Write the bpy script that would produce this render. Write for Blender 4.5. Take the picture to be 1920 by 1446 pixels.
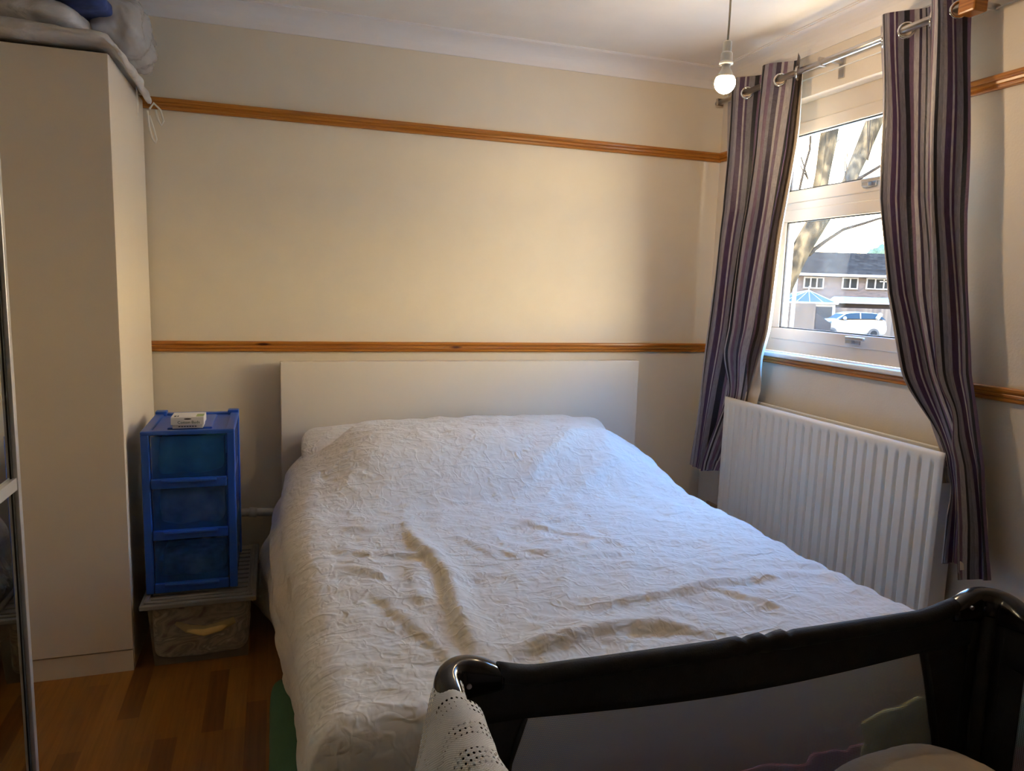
import bpy, bmesh, math, random
from mathutils import Vector, Matrix, noise
PI = math.pi
for o in list(bpy.data.objects): bpy.data.objects.remove(o)
sc = bpy.context.scene
COL = sc.collection

# ---------------------------------------------------------------- camera
CAM = Vector((-2.1314, -3.2471, 1.3409))
cr = Vector((0.95050032, -0.30926521, 0.03006936))
cu = Vector((0.01352116, 0.13784738, 0.99036119))
cf = Vector((0.31042924, 0.94093206, -0.13520560))
cam = bpy.data.cameras.new('camera'); camo = bpy.data.objects.new('camera', cam); COL.objects.link(camo)
camo.matrix_world = Matrix(((cr.x, cu.x, -cf.x, CAM.x), (cr.y, cu.y, -cf.y, CAM.y), (cr.z, cu.z, -cf.z, CAM.z), (0, 0, 0, 1)))
cam.sensor_fit = 'HORIZONTAL'; cam.sensor_width = 36; cam.lens = 1358.5 / 1920 * 36
cam.clip_start = 0.02; cam.clip_end = 400
sc.camera = camo

# ---------------------------------------------------------------- light
sc.view_settings.view_transform = 'Standard'; sc.view_settings.look = 'None'
sc.view_settings.gamma = 1; sc.view_settings.use_curve_mapping = False
sc.view_settings.exposure = -0.04
w = bpy.data.worlds.new('sky'); sc.world = w; w.use_nodes = True
bg = w.node_tree.nodes['Background']
_n = w.node_tree.nodes; _tc = _n.new('ShaderNodeTexCoord'); _sx = _n.new('ShaderNodeSeparateXYZ'); _rp = _n.new('ShaderNodeValToRGB')
w.node_tree.links.new(_tc.outputs['Generated'], _sx.inputs[0]); w.node_tree.links.new(_sx.outputs[2], _rp.inputs[0]); w.node_tree.links.new(_rp.outputs[0], bg.inputs[0])
_e = _rp.color_ramp.elements; _e[0].position = 0.0; _e[0].color = (1.0, 0.76, 0.46, 1); _e[1].position = 1.0; _e[1].color = (0.05, 0.27, 0.80, 1)
for _p, _c in ((0.20, (0.95, 0.73, 0.45, 1)), (0.36, (0.20, 0.31, 0.46, 1)), (0.50, (0.06, 0.29, 0.78, 1))): _q = _e.new(_p); _q.color = _c
bg.inputs[1].default_value = 50.0
sun = bpy.data.lights.new('sun', 'SUN'); suno = bpy.data.objects.new('sun', sun); COL.objects.link(suno)
sun.energy = 20.0; sun.angle = 0.01; sun.color = (1, 0.88, 0.66)
suno.rotation_euler = Vector((0.72, 0.45, -0.62)).to_track_quat('-Z', 'Y').to_euler()
BULB = Vector((-0.69, -1.05, 2.04))
BULB_COL, BULB_PW = (1.0, 0.72, 0.44, 1), 350.0

# ---------------------------------------------------------------- material helpers
def srgb(r, g, b):
    f = lambda c: (c / 255 / 12.92) if c / 255 <= 0.04045 else ((c / 255 + 0.055) / 1.055) ** 2.4
    return (f(r), f(g), f(b), 1)
class NT:
    def __init__(s, name):
        s.m = bpy.data.materials.new(name); s.m.use_nodes = True; s.t = s.m.node_tree; s.b = s.t.nodes['Principled BSDF']
    def n(s, typ, ins=None, **kw):
        x = s.t.nodes.new(typ)
        for k, v in kw.items(): setattr(x, k, v)
        for k, v in (ins or {}).items():
            if isinstance(v, bpy.types.NodeSocket): s.t.links.new(v, x.inputs[k])
            else: x.inputs[k].default_value = v
        return x
    def l(s, a, b): s.t.links.new(a, b)
    def ramp(s, fac, stops, interp='LINEAR'):
        r = s.n('ShaderNodeValToRGB', {'Fac': fac}); e = r.color_ramp.elements; r.color_ramp.interpolation = interp
        while len(e) > 1: e.remove(e[-1])
        e[0].position, e[0].color = stops[0]
        for p, c in stops[1:]:
            q = e.new(p); q.color = c
        return r.outputs[0]
    def coords(s, scale=(1, 1, 1), kind='Object', rot=(0, 0, 0)):
        t = s.n('ShaderNodeTexCoord')
        return s.n('ShaderNodeMapping', {'Vector': t.outputs[kind], 'Scale': scale, 'Rotation': rot}).outputs[0]
    def bump(s, h, strength=0.3, dist=0.002):
        x = s.n('ShaderNodeBump', {'Height': h, 'Strength': strength, 'Distance': dist}); s.l(x.outputs[0], s.b.inputs['Normal'])
def basic(name, col, rough=0.5, metal=0.0, vary=0.04, scale=8, bump=0.0, bscale=60, **extra):
    t = NT(name); b = t.b
    nz = t.n('ShaderNodeTexNoise', {'Vector': t.coords(), 'Scale': scale, 'Detail': 3.0})
    lo = tuple(max(0, c * (1 - vary)) for c in col[:3]) + (1,); hi = tuple(min(1, c * (1 + vary)) for c in col[:3]) + (1,)
    t.l(t.ramp(nz.outputs[0], [(0.3, lo), (0.7, hi)]), b.inputs['Base Color'])
    b.inputs['Roughness'].default_value = rough; b.inputs['Metallic'].default_value = metal
    for k, v in extra.items(): b.inputs[k.replace('_', ' ')].default_value = v
    if bump:
        n2 = t.n('ShaderNodeTexNoise', {'Vector': t.coords(), 'Scale': bscale, 'Detail': 4.0}); t.bump(n2.outputs[0], bump, 0.002)
    return t.m
M = {}
M['wall'] = basic('wall_paint', (0.76, 0.67, 0.515), 0.55, bump=0.12, bscale=180, vary=0.02)
M['wall_textured'] = basic('textured_wall_paint', (0.74, 0.66, 0.54), 0.6, bump=0.35, bscale=120, vary=0.02)
M['ceiling'] = basic('ceiling_paint', (0.86, 0.80, 0.71), 0.8, bump=0.2, bscale=90, vary=0.02)
M['cove'] = basic('coving_paint', (0.84, 0.80, 0.76), 0.6, vary=0.01)
M['white_lacquer'] = basic('white_lacquer', (0.80, 0.70, 0.54), 0.35, vary=0.01)
M['wardrobe'] = basic('wardrobe_foil', (0.78, 0.69, 0.56), 0.30, vary=0.01)
M['upvc'] = basic('window_plastic', (0.58, 0.51, 0.42), 0.3, vary=0.01)
M['gasket'] = basic('black_gasket', (0.02, 0.02, 0.02), 0.6)
M['radiator'] = basic('radiator_enamel', (0.82, 0.80, 0.74), 0.32, vary=0.01)
M['sill'] = basic('gloss_white_sill', (0.80, 0.80, 0.78), 0.18, vary=0.01)
M['steel'] = basic('brushed_steel', (0.62, 0.58, 0.54), 0.28, 1.0)
M['chrome'] = basic('chrome', (0.80, 0.78, 0.75), 0.12, 1.0)
M['alu'] = basic('aluminium_frame', (0.70, 0.70, 0.72), 0.35, 0.7)
M['handle'] = basic('handle_metal', (0.45, 0.42, 0.38), 0.35, 0.8)
M['white_plastic'] = basic('white_plastic', (0.80, 0.77, 0.68), 0.4)
M['cord'] = basic('cord_plastic', (0.45, 0.40, 0.30), 0.5)
M['black_fabric'] = basic('black_fabric', (0.010, 0.010, 0.012), 0.75, bump=0.3, bscale=300, vary=0.3, scale=40)
M['black_plastic'] = basic('black_gloss_plastic', (0.012, 0.010, 0.010), 0.16)
M['dark_net_edge'] = basic('dark_piping', (0.02, 0.025, 0.03), 0.7)
M['beige_cloth'] = basic('beige_cloth', (0.42, 0.34, 0.25), 0.9, bump=0.6, bscale=120, vary=0.12)
M['pink_cloth'] = basic('dusky_pink_cloth', (0.36, 0.13, 0.17), 0.9, bump=0.5, bscale=90, vary=0.25, scale=12)
M['olive_cloth'] = basic('yellow_green_cloth', (0.52, 0.48, 0.18), 0.9, bump=0.5, bscale=90, vary=0.3, scale=14)
M['grey_box'] = basic('grey_storage_lid', (0.20, 0.19, 0.19), 0.45, vary=0.1)
M['grey_pipe'] = basic('painted_pipe', (0.50, 0.47, 0.42), 0.5)
M['green'] = basic('green_fabric', (0.05, 0.12, 0.06), 0.9, bump=0.4)
M['print_ink'] = basic('dark_green_ink', (0.03, 0.10, 0.07), 0.7)
M['print_black'] = basic('dark_ink', (0.03, 0.03, 0.03), 0.7)
M['print_green'] = basic('pale_green_ink', (0.35, 0.45, 0.18), 0.7)
M['card'] = basic('white_card', (0.82, 0.80, 0.76), 0.6)
M['dark'] = basic('dark_void', (0.01, 0.01, 0.01), 0.9)
M['skirting'] = basic('red_brown_wood_strip', (0.16, 0.05, 0.03), 0.4)
M['navy_cloth'] = basic('navy_folded_cloth', (0.03, 0.05, 0.16), 0.8, vary=0.6, scale=14, bump=0.5, bscale=40)  # the bedding's own navy, mottled at random
M['pale_blue_cloth'] = basic('pale_blue_cloth', (0.35, 0.48, 0.55), 0.8, vary=0.3, scale=14)
M['tower_content_a'] = basic('turquoise_cloth', (0.12, 0.62, 0.70), 0.8, vary=0.5, scale=10)
M['tower_content_b'] = basic('pale_cloth', (0.60, 0.70, 0.62), 0.8, vary=0.7, scale=14)
M['tower_content_c'] = basic('mixed_dark_cloth', (0.22, 0.30, 0.34), 0.8, vary=0.9, scale=25)
M['lining'] = basic('curtain_lining', (0.78, 0.66, 0.52), 0.8, vary=0.03)
M['blue_lid'] = basic('blue_plastic', (0.016, 0.085, 0.42), 0.35, vary=0.06)

def wood_rail():
    t = NT('varnished_pine')
    v = t.coords((1, 1, 1))
    # grain runs along the rail: rails lie along x or y, so squash both horizontals
    g = t.n('ShaderNodeTexNoise', {'Vector': t.coords((1.2, 1.2, 90)), 'Scale': 2.0, 'Detail': 5.0, 'Roughness': 0.6})
    k = t.n('ShaderNodeTexVoronoi', {'Vector': t.coords((3.2, 3.2, 14)), 'Scale': 1.0})
    base = t.ramp(g.outputs[0], [(0.25, (0.20, 0.060, 0.008, 1)), (0.5, (0.42, 0.155, 0.022, 1)), (0.75, (0.60, 0.27, 0.05, 1))])
    kn = t.ramp(k.outputs['Distance'], [(0.05, (0.12, 0.03, 0.006, 1)), (0.12, (1, 1, 1, 1))])
    mx = t.n('ShaderNodeMix', {0: 1.0}, data_type='RGBA', blend_type='MULTIPLY')
    t.l(base, mx.inputs[6]); t.l(kn, mx.inputs[7]); t.l(mx.outputs[2], t.b.inputs['Base Color'])
    t.b.inputs['Roughness'].default_value = 0.28
    return t.m
M['pine'] = wood_rail()
def floor_mat():
    t = NT('oak_strip_floor')
    uv = t.coords((1, 1, 1), rot=(0, 0, PI / 2))
    br = t.n('ShaderNodeTexBrick', {'Vector': uv, 'Color1': (0.0, 0, 0, 1), 'Color2': (1, 1, 1, 1), 'Mortar': (0.35, 0.35, 0.35, 1), 'Scale': 1.0, 'Mortar Size': 0.0008, 'Mortar Smooth': 0.1, 'Bias': 0.0, 'Brick Width': 0.36, 'Row Height': 0.062}, offset=0.37, offset_frequency=3, squash=1.0)
    g = t.n('ShaderNodeTexNoise', {'Vector': t.coords((45, 2.5, 1)), 'Scale': 1.6, 'Detail': 6.0, 'Roughness': 0.6})
    c1 = t.ramp(br.outputs[0], [(0.0, (0.17, 0.062, 0.011, 1)), (0.3, (0.27, 0.110, 0.019, 1)), (0.7, (0.33, 0.142, 0.026, 1)), (1.0, (0.24, 0.094, 0.016, 1))])
    c2 = t.ramp(g.outputs[0], [(0.3, (0.72, 0.68, 0.62, 1)), (0.65, (1.05, 1.02, 1.0, 1))])
    mx = t.n('ShaderNodeMix', {0: 1.0}, data_type='RGBA', blend_type='MULTIPLY')
    t.l(c1, mx.inputs[6]); t.l(c2, mx.inputs[7]); t.l(mx.outputs[2], t.b.inputs['Base Color'])
    t.b.inputs['Roughness'].default_value = 0.33
    t.bump(br.outputs['Fac'], 0.15, 0.001)
    return t.m
M['floor'] = floor_mat()
def mirror_mat():
    t = NT('mirror_glass'); t.b.inputs['Base Color'].default_value = (0.78, 0.80, 0.76, 1); t.b.inputs['Metallic'].default_value = 1; t.b.inputs['Roughness'].default_value = 0.015
    return t.m
M['mirror'] = mirror_mat()
def glass_mat(name, tint, ior=1.45):
    t = NT(name); out = t.t.nodes['Material Output']
    tr = t.n('ShaderNodeBsdfTransparent', {'Color': tint}); gl = t.n('ShaderNodeBsdfGlossy', {'Color': (1, 1, 1, 1), 'Roughness': 0.01})
    lw = t.n('ShaderNodeLayerWeight', {'Blend': 0.5}); pw = t.n('ShaderNodeMath', {0: lw.outputs['Facing'], 1: 5.0}, operation='POWER'); fr = t.n('ShaderNodeMath', {0: pw.outputs[0], 1: 0.5, 2: 0.025}, operation='MULTIPLY_ADD'); mx = t.n('ShaderNodeMixShader'); t.l(fr.outputs[0], mx.inputs[0]); t.l(tr.outputs[0], mx.inputs[1]); t.l(gl.outputs[0], mx.inputs[2]); t.l(mx.outputs[0], out.inputs[0])
    return t.m
M['glass'] = glass_mat('window_glass', (0.96, 0.98, 0.98, 1))
def clear_plastic(name, tint, alpha, rough=0.3):
    t = NT(name); b = t.b; b.inputs['Base Color'].default_value = tint; b.inputs['Roughness'].default_value = rough; b.inputs['Alpha'].default_value = alpha
    return t.m
M['blue_clear'] = clear_plastic('translucent_blue_plastic', (0.015, 0.10, 0.42, 1), 0.46, 0.2)
M['grey_clear'] = clear_plastic('cloudy_clear_plastic', (0.40, 0.36, 0.31, 1), 0.22)
M['polythene'] = clear_plastic('polythene_film', (0.62, 0.58, 0.54, 1), 0.62, 0.25)
def fabric_bag():
    t = NT('white_storage_bag_fabric')
    n = t.n('ShaderNodeTexNoise', {'Vector': t.coords(), 'Scale': 30.0, 'Detail': 5.0})
    m = t.n('ShaderNodeTexNoise', {'Vector': t.coords((1, 1, 3)), 'Scale': 6.0, 'Detail': 4.0, 'Distortion': 1.0})
    t.l(t.ramp(m.outputs[0], [(0.3, (0.52, 0.48, 0.44, 1)), (0.7, (0.74, 0.70, 0.66, 1))]), t.b.inputs['Base Color'])
    t.b.inputs['Roughness'].default_value = 0.45; t.bump(m.outputs[0], 0.8, 0.02)
    return t.m
M['bag'] = fabric_bag()
def duvet_mat():
    t = NT('crumpled_cotton')
    a = t.n('ShaderNodeTexNoise', {'Vector': t.coords((3.5, 8, 4)), 'Scale': 1.6, 'Detail': 3.5, 'Roughness': 0.5, 'Distortion': 1.4})
    b = t.n('ShaderNodeTexNoise', {'Vector': t.coords((9, 5, 6), rot=(0, 0, 0.5)), 'Scale': 1.6, 'Detail': 3.0, 'Roughness': 0.5, 'Distortion': 1.2})
    def warp(sc_, amt):
        nn = t.n('ShaderNodeTexNoise', {'Vector': t.coords(sc_), 'Scale': 1.5, 'Detail': 2.0})
        sb = t.n('ShaderNodeVectorMath', {0: nn.outputs['Color'], 1: (.5, .5, .5)}, operation='SUBTRACT'); ml = t.n('ShaderNodeVectorMath', {0: sb.outputs[0], 3: amt}, operation='SCALE')
        return t.n('ShaderNodeVectorMath', {0: t.coords(sc_), 1: ml.outputs[0]}, operation='ADD').outputs[0]
    def crack(sc_, amt, wd_):
        vo = t.n('ShaderNodeTexVoronoi', {'Vector': warp(sc_, amt), 'Scale': 1.0}, feature='DISTANCE_TO_EDGE')
        return t.n('ShaderNodeMapRange', {'Value': vo.outputs['Distance'], 'From Min': 0.0, 'From Max': wd_, 'To Min': 1.0, 'To Max': 0.0}, interpolation_type='SMOOTHSTEP').outputs[0]
    c1 = crack((5, 9, 6), 2.2, .16); c2 = crack((13, 8, 10), 2.6, .22)
    k1 = t.n('ShaderNodeMath', {0: c1, 1: a.outputs[0]}, operation='MULTIPLY'); k2 = t.n('ShaderNodeMath', {0: c2, 1: b.outputs[0]}, operation='MULTIPLY')
    m1 = t.n('ShaderNodeMath', {0: k1.outputs[0], 1: 0.9}, operation='MULTIPLY'); m2 = t.n('ShaderNodeMath', {0: k2.outputs[0], 1: 0.5, 2: m1.outputs[0]}, operation='MULTIPLY_ADD')
    inv = t.n('ShaderNodeMath', {0: a.outputs[0], 1: 0.9, 2: m2.outputs[0]}, operation='MULTIPLY_ADD')
    t.bump(inv.outputs[0], 0.55, 0.008)
    n = t.n('ShaderNodeTexNoise', {'Vector': t.coords(), 'Scale': 3.0})
    t.l(t.ramp(n.outputs[0], [(0.3, (0.80, 0.73, 0.61, 1)), (0.7, (0.84, 0.775, 0.65, 1))]), t.b.inputs['Base Color'])
    t.b.inputs['Roughness'].default_value = 0.9
    t.b.inputs['Sheen Weight'].default_value = 0.15
    return t.m
M['duvet'] = duvet_mat()
def curtain_mat():
    t = NT('striped_taffeta')
    uv = t.n('ShaderNodeTexCoord').outputs['UV']; s = t.n('ShaderNodeSeparateXYZ', {'Vector': uv})
    d = t.n('ShaderNodeMath', {0: s.outputs[0], 1: 0.60}, operation='DIVIDE'); fr = t.n('ShaderNodeMath', {0: d.outputs[0]}, operation='FRACT')
    L = srgb(168, 162, 164); L2 = srgb(140, 134, 140); G = srgb(116, 112, 122); P = srgb(70, 46, 80); D = srgb(46, 32, 60); K = srgb(18, 17, 32); MV = srgb(108, 84, 106)
    seq = [(L, 14), (P, 6), (L, 5), (K, 8), (L2, 10), (MV, 8), (G, 6), (D, 8), (L, 4), (MV, 6), (L, 12), (K, 7), (G, 9), (L2, 6), (P, 10), (L, 3), (P, 4), (G, 10), (K, 9), (MV, 8), (L, 9), (D, 6), (L2, 8), (K, 5), (G, 8), (P, 7), (L, 6)]
    tot = sum(q for _, q in seq); acc = 0; stops = []
    for c, q in seq: stops.append((acc / tot, c)); acc += q
    c = t.ramp(fr.outputs[0], stops, 'CONSTANT')
    n = t.n('ShaderNodeTexNoise', {'Vector': t.n('ShaderNodeMapping', {'Vector': uv, 'Scale': (260, 30, 1)}).outputs[0], 'Scale': 1.0, 'Detail': 3.0})
    v = t.ramp(n.outputs[0], [(0.3, (0.72, 0.72, 0.72, 1)), (0.7, (1.15, 1.15, 1.15, 1))])
    mx = t.n('ShaderNodeMix', {0: 1.0}, data_type='RGBA', blend_type='MULTIPLY'); t.l(c, mx.inputs[6]); t.l(v, mx.inputs[7])
    t.l(mx.outputs[2], t.b.inputs['Base Color']); t.b.inputs['Roughness'].default_value = 0.45
    cr_ = t.n('ShaderNodeTexNoise', {'Vector': t.n('ShaderNodeMapping', {'Vector': uv, 'Scale': (30, 45, 1)}).outputs[0], 'Scale': 1.0, 'Detail': 4.0, 'Distortion': 1.5})
    t.bump(cr_.outputs[0], 0.35, 0.006)
    return t.m
M['curtain'] = curtain_mat()
def knit_mat():
    t = NT('white_openwork_knit')
    uv = t.n('ShaderNodeTexCoord').outputs['UV']; s = t.n('ShaderNodeSeparateXYZ', {'Vector': uv})
    def wave(sock, per, off=0.0):
        m = t.n('ShaderNodeMath', {0: sock, 1: 2 * PI / per, 2: off}, operation='MULTIPLY_ADD'); return t.n('ShaderNodeMath', {0: m.outputs[0]}, operation='SINE').outputs[0]
    # holes in rows: rows every 1.1 cm, holes every 0.8 cm, in bands
    a = wave(s.outputs[0], 0.010); b = wave(s.outputs[1], 0.0075)
    ab = t.n('ShaderNodeMath', {0: a, 1: b}, operation='ADD').outputs[0]
    hole = t.n('ShaderNodeMath', {0: ab, 1: 1.05}, operation='GREATER_THAN').outputs[0]
    band = t.n('ShaderNodeMath', {0: wave(s.outputs[0], 0.055, 0.6), 1: -0.3}, operation='GREATER_THAN').outputs[0]
    h = t.n('ShaderNodeMath', {0: hole, 1: band}, operation='MULTIPLY').outputs[0]
    al = t.n('ShaderNodeMath', {0: 1.0, 1: h}, operation='SUBTRACT').outputs[0]
    t.l(al, t.b.inputs['Alpha'])
    t.b.inputs['Base Color'].default_value = (0.78, 0.78, 0.78, 1); t.b.inputs['Roughness'].default_value = 0.95
    fine = t.n('ShaderNodeMath', {0: wave(s.outputs[0], 0.004), 1: wave(s.outputs[1], 0.004)}, operation='MULTIPLY').outputs[0]
    t.bump(fine, 0.4, 0.002)
    return t.m
M['knit'] = knit_mat()
def mesh_mat():
    t = NT('fine_net_mesh')
    uv = t.n('ShaderNodeTexCoord').outputs['UV']; s = t.n('ShaderNodeSeparateXYZ', {'Vector': uv})
    def wave(c, per):
        m = t.n('ShaderNodeMath', {0: c, 1: 2 * PI / per}, operation='MULTIPLY'); return t.n('ShaderNodeMath', {0: m.outputs[0]}, operation='SINE').outputs[0]
    p = t.n('ShaderNodeMath', {0: s.outputs[0], 1: s.outputs[1]}, operation='ADD').outputs[0]; q = t.n('ShaderNodeMath', {0: s.outputs[0], 1: s.outputs[1]}, operation='SUBTRACT').outputs[0]
    x = t.n('ShaderNodeMath', {0: wave(p, 0.0072), 1: wave(q, 0.0072)}, operation='MULTIPLY').outputs[0]
    al = t.n('ShaderNodeMapRange', {'Value': x, 'From Min': -0.4, 'From Max': 0.7, 'To Min': 0.82, 'To Max': 0.28}).outputs[0]
    t.l(al, t.b.inputs['Alpha']); t.b.inputs['Base Color'].default_value = (0.38, 0.42, 0.50, 1); t.b.inputs['Roughness'].default_value = 0.5
    return t.m
M['net'] = mesh_mat()
def box_contents():
    t = NT('crumpled_cloth_contents')
    n = t.n('ShaderNodeTexNoise', {'Vector': t.coords((1, 1, 2.2)), 'Scale': 7.0, 'Detail': 3.0, 'Distortion': 2.0})
    t.l(t.ramp(n.outputs[0], [(0.30, (0.20, 0.13, 0.13, 1)), (0.45, (0.55, 0.47, 0.38, 1)), (0.56, (0.26, 0.22, 0.20, 1)), (0.7, (0.80, 0.72, 0.58, 1))], 'LINEAR'), t.b.inputs['Base Color'])
    t.b.inputs['Roughness'].default_value = 0.9; t.bump(n.outputs[0], 0.8, 0.01)
    return t.m
M['contents'] = box_contents()
M['mustard'] = basic('mustard_towel', (0.80, 0.58, 0.22), 0.9, vary=0.15, bump=0.5)
# outdoor
def brick(name, c1, c2, mortar, bw=0.225, rh=0.075, rot=(PI / 2, 0, 0)):
    t = NT(name)
    tc = t.n('ShaderNodeTexCoord'); v = t.n('ShaderNodeMapping', {'Vector': tc.outputs['UV']}).outputs[0]
    b = t.n('ShaderNodeTexBrick', {'Vector': v, 'Color1': c1, 'Color2': c2, 'Mortar': mortar, 'Scale': 1.0, 'Mortar Size': 0.008, 'Brick Width': bw, 'Row Height': rh})
    n = t.n('ShaderNodeTexNoise', {'Vector': v, 'Scale': 0.8, 'Detail': 4.0})
    mx = t.n('ShaderNodeMix', {0: 0.5}, data_type='RGBA', blend_type='MULTIPLY'); t.l(b.outputs[0], mx.inputs[6]); t.l(t.ramp(n.outputs[0], [(0.3, (0.6, 0.6, 0.6, 1)), (0.7, (1, 1, 1, 1))]), mx.inputs[7])
    t.l(mx.outputs[2], t.b.inputs['Base Color']); t.b.inputs['Roughness'].default_value = 0.95; t.b.inputs['Specular IOR Level'].default_value = 0.0; return t.m
M['house_brick'] = brick('grey_brown_brick', (0.030, 0.026, 0.025, 1), (0.052, 0.040, 0.037, 1), (0.048, 0.046, 0.045, 1))
M['garden_brick'] = brick('weathered_brick', (0.045, 0.034, 0.026, 1), (0.030, 0.025, 0.021, 1), (0.055, 0.050, 0.044, 1))
M['roof_tile'] = brick('concrete_roof_tiles', (0.012, 0.0095, 0.0075, 1), (0.021, 0.0165, 0.0125, 1), (0.001, 0.001, 0.001, 1), 0.33, 0.36)
M['white_out'] = basic('white_upvc_outdoors', (0.10, 0.10, 0.10), 0.4, Specular_IOR_Level=0.0)
M['dark_pane'] = basic('dark_window_pane', (0.006, 0.007, 0.008), 0.6, Specular_IOR_Level=0.02)
M['cons_glass'] = basic('blue_white_roof_sheet', (0.024, 0.032, 0.035), 0.5, Specular_IOR_Level=0.0)
M['car_paint'] = basic('white_car_paint', (0.11, 0.105, 0.10), 0.5, Specular_IOR_Level=0.1)
M['tyre'] = basic('tyre_rubber', (0.005, 0.005, 0.005), 0.8)
M['car_glass'] = basic('tinted_car_glass', (0.007, 0.013, 0.018), 0.5, Specular_IOR_Level=0.03)
M['bounce_ground'] = basic('bounce_ground', (0.55, 0.44, 0.29), 0.9, vary=0.2)  # pale warm street colour stands in for sunlit ground, bouncing light indoors
M['garage_dark'] = basic('garage_cladding', (0.010, 0.009, 0.0095), 0.8, Specular_IOR_Level=0.0)
M['leaf'] = basic('conifer_leaf', (0.02, 0.035, 0.016), 0.9, vary=0.4)
def bark():
    t = NT('pale_mottled_bark')
    n = t.n('ShaderNodeTexNoise', {'Vector': t.coords((1, 1, 0.5)), 'Scale': 9.0, 'Detail': 6.0})
    t.l(t.ramp(n.outputs[0], [(0.35, (0.010, 0.009, 0.007, 1)), (0.5, (0.026, 0.021, 0.013, 1)), (0.65, (0.055, 0.042, 0.024, 1))]), t.b.inputs['Base Color']); t.b.inputs['Roughness'].default_value = 0.9
    t.bump(n.outputs[0], 0.6, 0.03); t.b.inputs['Specular IOR Level'].default_value = 0.0; return t.m
M['bark'] = bark()
M['twig'] = basic('grey_twig_bark', (0.014, 0.012, 0.010), 0.9, Specular_IOR_Level=0.0, vary=0.2)
def fence_mat():
    t = NT('featheredge_fence_boards'); tc = t.n('ShaderNodeTexCoord')
    s = t.n('ShaderNodeSeparateXYZ', {'Vector': tc.outputs['UV']}); fl = t.n('ShaderNodeMath', {0: s.outputs[0], 1: 0.14}, operation='DIVIDE'); f2 = t.n('ShaderNodeMath', {0: fl.outputs[0]}, operation='FLOOR')
    wn = t.n('ShaderNodeTexWhiteNoise', {'W': f2.outputs[0]}, noise_dimensions='1D')
    t.l(t.ramp(wn.outputs[0], [(0, (0.014, 0.009, 0.006, 1)), (0.5, (0.026, 0.018, 0.011, 1)), (1, (0.042, 0.031, 0.020, 1))]), t.b.inputs['Base Color']); t.b.inputs['Roughness'].default_value = 0.9
    return t.m
M['fence'] = fence_mat()

# ---------------------------------------------------------------- object helpers
def tag(o, label=None, cat=None, group=None, kind=None):
    if label: o['label'] = label
    if cat: o['category'] = cat
    if group: o['group'] = group
    if kind: o['kind'] = kind
    return o
def thing(name, label, cat, loc, group=None, kind=None):
    o = bpy.data.objects.new(name, None); COL.objects.link(o); o.location = loc; o.empty_display_size = 0.05
    o['_l'] = tuple(loc); return tag(o, label, cat, group, kind)
def origin_of(p):
    q = Vector((0, 0, 0))
    while p: q += p.location; p = p.parent
    return q
def obj(name, bm, mat, parent=None, smooth=False, loc=None, bevel=0, seg=2, subsurf=0, solid=0):
    """mesh built in world coordinates -> object whose origin is its parent's (or loc)"""
    me = bpy.data.meshes.new(name)
    o = bpy.data.objects.new(name, me); COL.objects.link(o)
    if parent: o.parent = parent; off = origin_of(parent)
    else:
        off = Vector(loc) if loc else Vector((0, 0, 0)); o.location = off
    bmesh.ops.translate(bm, verts=bm.verts, vec=-off)
    bm.to_mesh(me); bm.free(); me.materials.append(mat if not isinstance(mat, str) else M[mat])
    if smooth: me.polygons.foreach_set('use_smooth', [True] * len(me.polygons))
    if solid: m = o.modifiers.new('s', 'SOLIDIFY'); m.thickness = solid; m.offset = 0
    if bevel: m = o.modifiers.new('b', 'BEVEL'); m.width = bevel; m.segments = seg; m.limit_method = 'ANGLE'; m.angle_limit = 0.7
    if subsurf: m = o.modifiers.new('u', 'SUBSURF'); m.levels = subsurf; m.render_levels = subsurf
    me.update()
    return o
def B(): return bmesh.new()
def box(bm, x0, x1, y0, y1, z0, z1):
    r = bmesh.ops.create_cube(bm, size=1)
    for v in r['verts']: v.co = Vector(((x0 + x1) / 2 + v.co.x * (x1 - x0), (y0 + y1) / 2 + v.co.y * (y1 - y0), (z0 + z1) / 2 + v.co.z * (z1 - z0)))
    return bm
def bx(*a): return box(B(), *a)
def tube(bm, pts, rad, seg=10, cap=True):
    pts = [Vector(p) for p in pts]; n = len(pts); rad = rad if isinstance(rad, (list, tuple)) else [rad] * n
    rings = []; prev = None
    for i, p in enumerate(pts):
        t = (pts[min(i + 1, n - 1)] - pts[max(i - 1, 0)]).normalized()
        if prev is None: a = t.orthogonal().normalized()
        else: a = (prev - t * prev.dot(t)).normalized()
        prev = a; b = t.cross(a)
        rings.append([bm.verts.new(p + (a * math.cos(2 * PI * k / seg) + b * math.sin(2 * PI * k / seg)) * rad[i]) for k in range(seg)])
    for i in range(n - 1):
        for k in range(seg): bm.faces.new((rings[i][k], rings[i][(k + 1) % seg], rings[i + 1][(k + 1) % seg], rings[i + 1][k]))
    if cap: bm.faces.new(rings[0][::-1]); bm.faces.new(rings[-1])
    return bm
def lathe(bm, prof, c, seg=32):
    c = Vector(c); rings = []
    for r, z in prof:
        rings.append([bm.verts.new(c + Vector((r * math.cos(2 * PI * k / seg), r * math.sin(2 * PI * k / seg), z))) for k in range(seg)])
    for i in range(len(prof) - 1):
        for k in range(seg): bm.faces.new((rings[i][k], rings[i][(k + 1) % seg], rings[i + 1][(k + 1) % seg], rings[i + 1][k]))
    bm.faces.new(rings[0][::-1]); bm.faces.new(rings[-1]); return bm
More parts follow.
